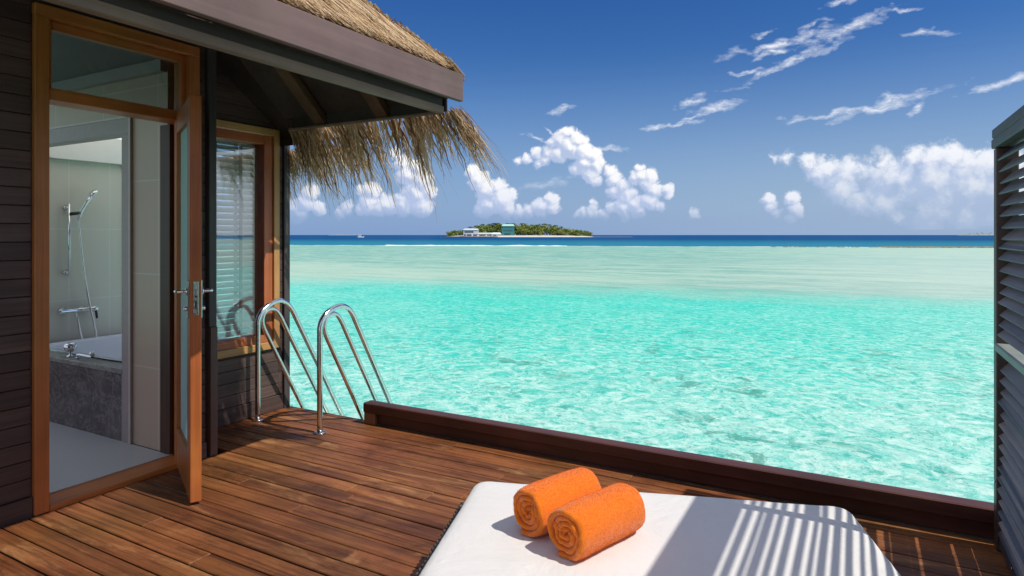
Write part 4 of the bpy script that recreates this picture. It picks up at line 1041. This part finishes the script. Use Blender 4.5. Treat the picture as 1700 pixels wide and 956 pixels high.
tag(jt.build('sea_wall', plain('wet_concrete', (0.10, 0.10, 0.11), 0.7)), 'dark low sea wall in front of the white island buildings', 'wall')
# tiny motor boat near the horizon on the left
c0 = cw(-151, 630, WATER); Mb = Matrix.Translation(c0) @ Matrix.Rotation(YAW + R(12), 4, 'Z')
bt = thing('motor_boat', c0, 'tiny white motor boat on the blue sea far off at the left', 'boat')
b = MB(); ring = []
for z, k in ((-0.3, 0.75), (0.5, 0.92), (1.1, 1.0)):
    ring.append([b.bm.verts.new(Mb @ Vector((x*k, y*k, z + (0.35 if x > 2.5 and z > 1 else 0)))) for x, y in ((-3.2, -1.1), (1.5, -1.15), (3.6, 0), (1.5, 1.15), (-3.2, 1.1))])
for A, B in zip(ring, ring[1:]):
    for k in range(5): b.bm.faces.new((A[k], A[(k+1) % 5], B[(k+1) % 5], B[k]))
b.bm.faces.new(ring[-1]); b.bm.faces.new(ring[0]); b.build('hull', M_bwhite, bt)
b = MB(); b.box(-2.2, 0.8, -0.9, 0.9, 1.1, 2.9, Mb, 0.15); b.build('cabin', M_bwhite, bt)
b = MB(); b.box(-1.8, 0.83, -0.93, 0.93, 1.8, 2.4, Mb); b.build('cabin_window', M_bwin, bt)
# low islands on the horizon at the right
def far_isle(X0, X1, Y, h, seed):
    b = MB(); g = random.Random(seed); n = 60; rows = []
    for j, (dy, k) in enumerate(((-60, 0.0), (-40, 0.45), (0, 1.0), (60, 0.0))):
        rr = []
        for i in range(n+1):
            u = i/n; e = math.sin(math.pi*u)**0.4
            hh = h*k*e*(0.55 + 0.6*abs(mnoise.noise(Vector((i*0.35, j*0.2, seed)))) + (0.25 if g.random() < .25 else 0))
            rr.append(b.bm.verts.new(cw(X0+(X1-X0)*u, Y+dy*e, WATER - 0.5 + hh)))
        rows.append(rr)
    for A, B in zip(rows, rows[1:]):
        for i in range(n): b.bm.faces.new((A[i], A[i+1], B[i+1], B[i]))
    return b
M_isle = plain('hazed_wood', (0.24, 0.29, 0.30), 0.8, nscale=0.02, namp=0.5)  # grey-blue haze of distance put into the base colour
kind(far_isle(3520, 4100, 5000, 24, 2).build('distant_island', M_isle), 'structure')
kind(far_isle(-1750, -1450, 6000, 10, 5).build('distant_island', M_isle), 'structure')
# surf breaking on the reef edge
def surf():
    b = MB(); n = 420
    A, B = cw(-62, 166.5), cw(104, 134.8)
    rows = [[], [], [], []]
    for i in range(n+1):
        u = i/n; p = A.lerp(B, u); q = (mnoise.noise(Vector((u*30, 0, 0))) + 0.5*mnoise.noise(Vector((u*90, 3, 0))))
        px = 480 + 1170*u
        amp = 1.0 if 690 < px < 1010 else (0.22 if px < 690 else 0.2)
        hgt = max(0.0, 0.20*amp*(0.75 + q)) ; wd = max(0.05, 2.6*amp*(0.7 + q))
        d_ = Vector((-SY, CY, 0)); off = d_*mnoise.noise(Vector((u*6, 8, 0)))*2.0
        for r_, (k, z) in zip(rows, ((-1, -0.03), (-0.3, 0.8), (0.3, 1.0), (1, -0.03))):
            r_.append(b.bm.verts.new(p + off + d_*wd*k + Vector((0, 0, WATER + (hgt*z if z > 0 else z)))))
    for P0, P1 in zip(rows, rows[1:]):
        for i in range(n): f_ = b.bm.faces.new((P0[i], P0[i+1], P1[i+1], P1[i])); f_.smooth = True
    return b
kind(surf().build('surf', plain('foam', (0.82, 0.84, 0.84), 0.9, nscale=1.5, namp=0.1)), 'stuff')
def rubble():
    b = MB(); g = random.Random(4)
    for i in range(420):
        u = 0.86 + g.random()*0.16 if i % 4 else 0.72 + g.random()*0.3
        p = cw(-62, 164).lerp(cw(104, 132.5), u) + Vector((g.gauss(0, 1.2), g.gauss(0, 1.2), 0)); r_ = g.uniform(0.12, 0.38)*(1 if u > 0.86 else 0.6)
        q = bmesh.ops.create_icosphere(b.bm, subdivisions=1, radius=r_, matrix=Matrix.Translation(p + Vector((0, 0, WATER))) @ Matrix.Diagonal((1.6, 1.6, 0.8, 1)))
        for v_ in q['verts']: v_.co += Vector((g.gauss(0, .05), g.gauss(0, .05), g.gauss(0, .03)))
    return b
kind(rubble().build('reef_rubble', plain('reef_rock', (0.24, 0.20, 0.10), 0.9, nscale=1.0, namp=0.4)), 'stuff')
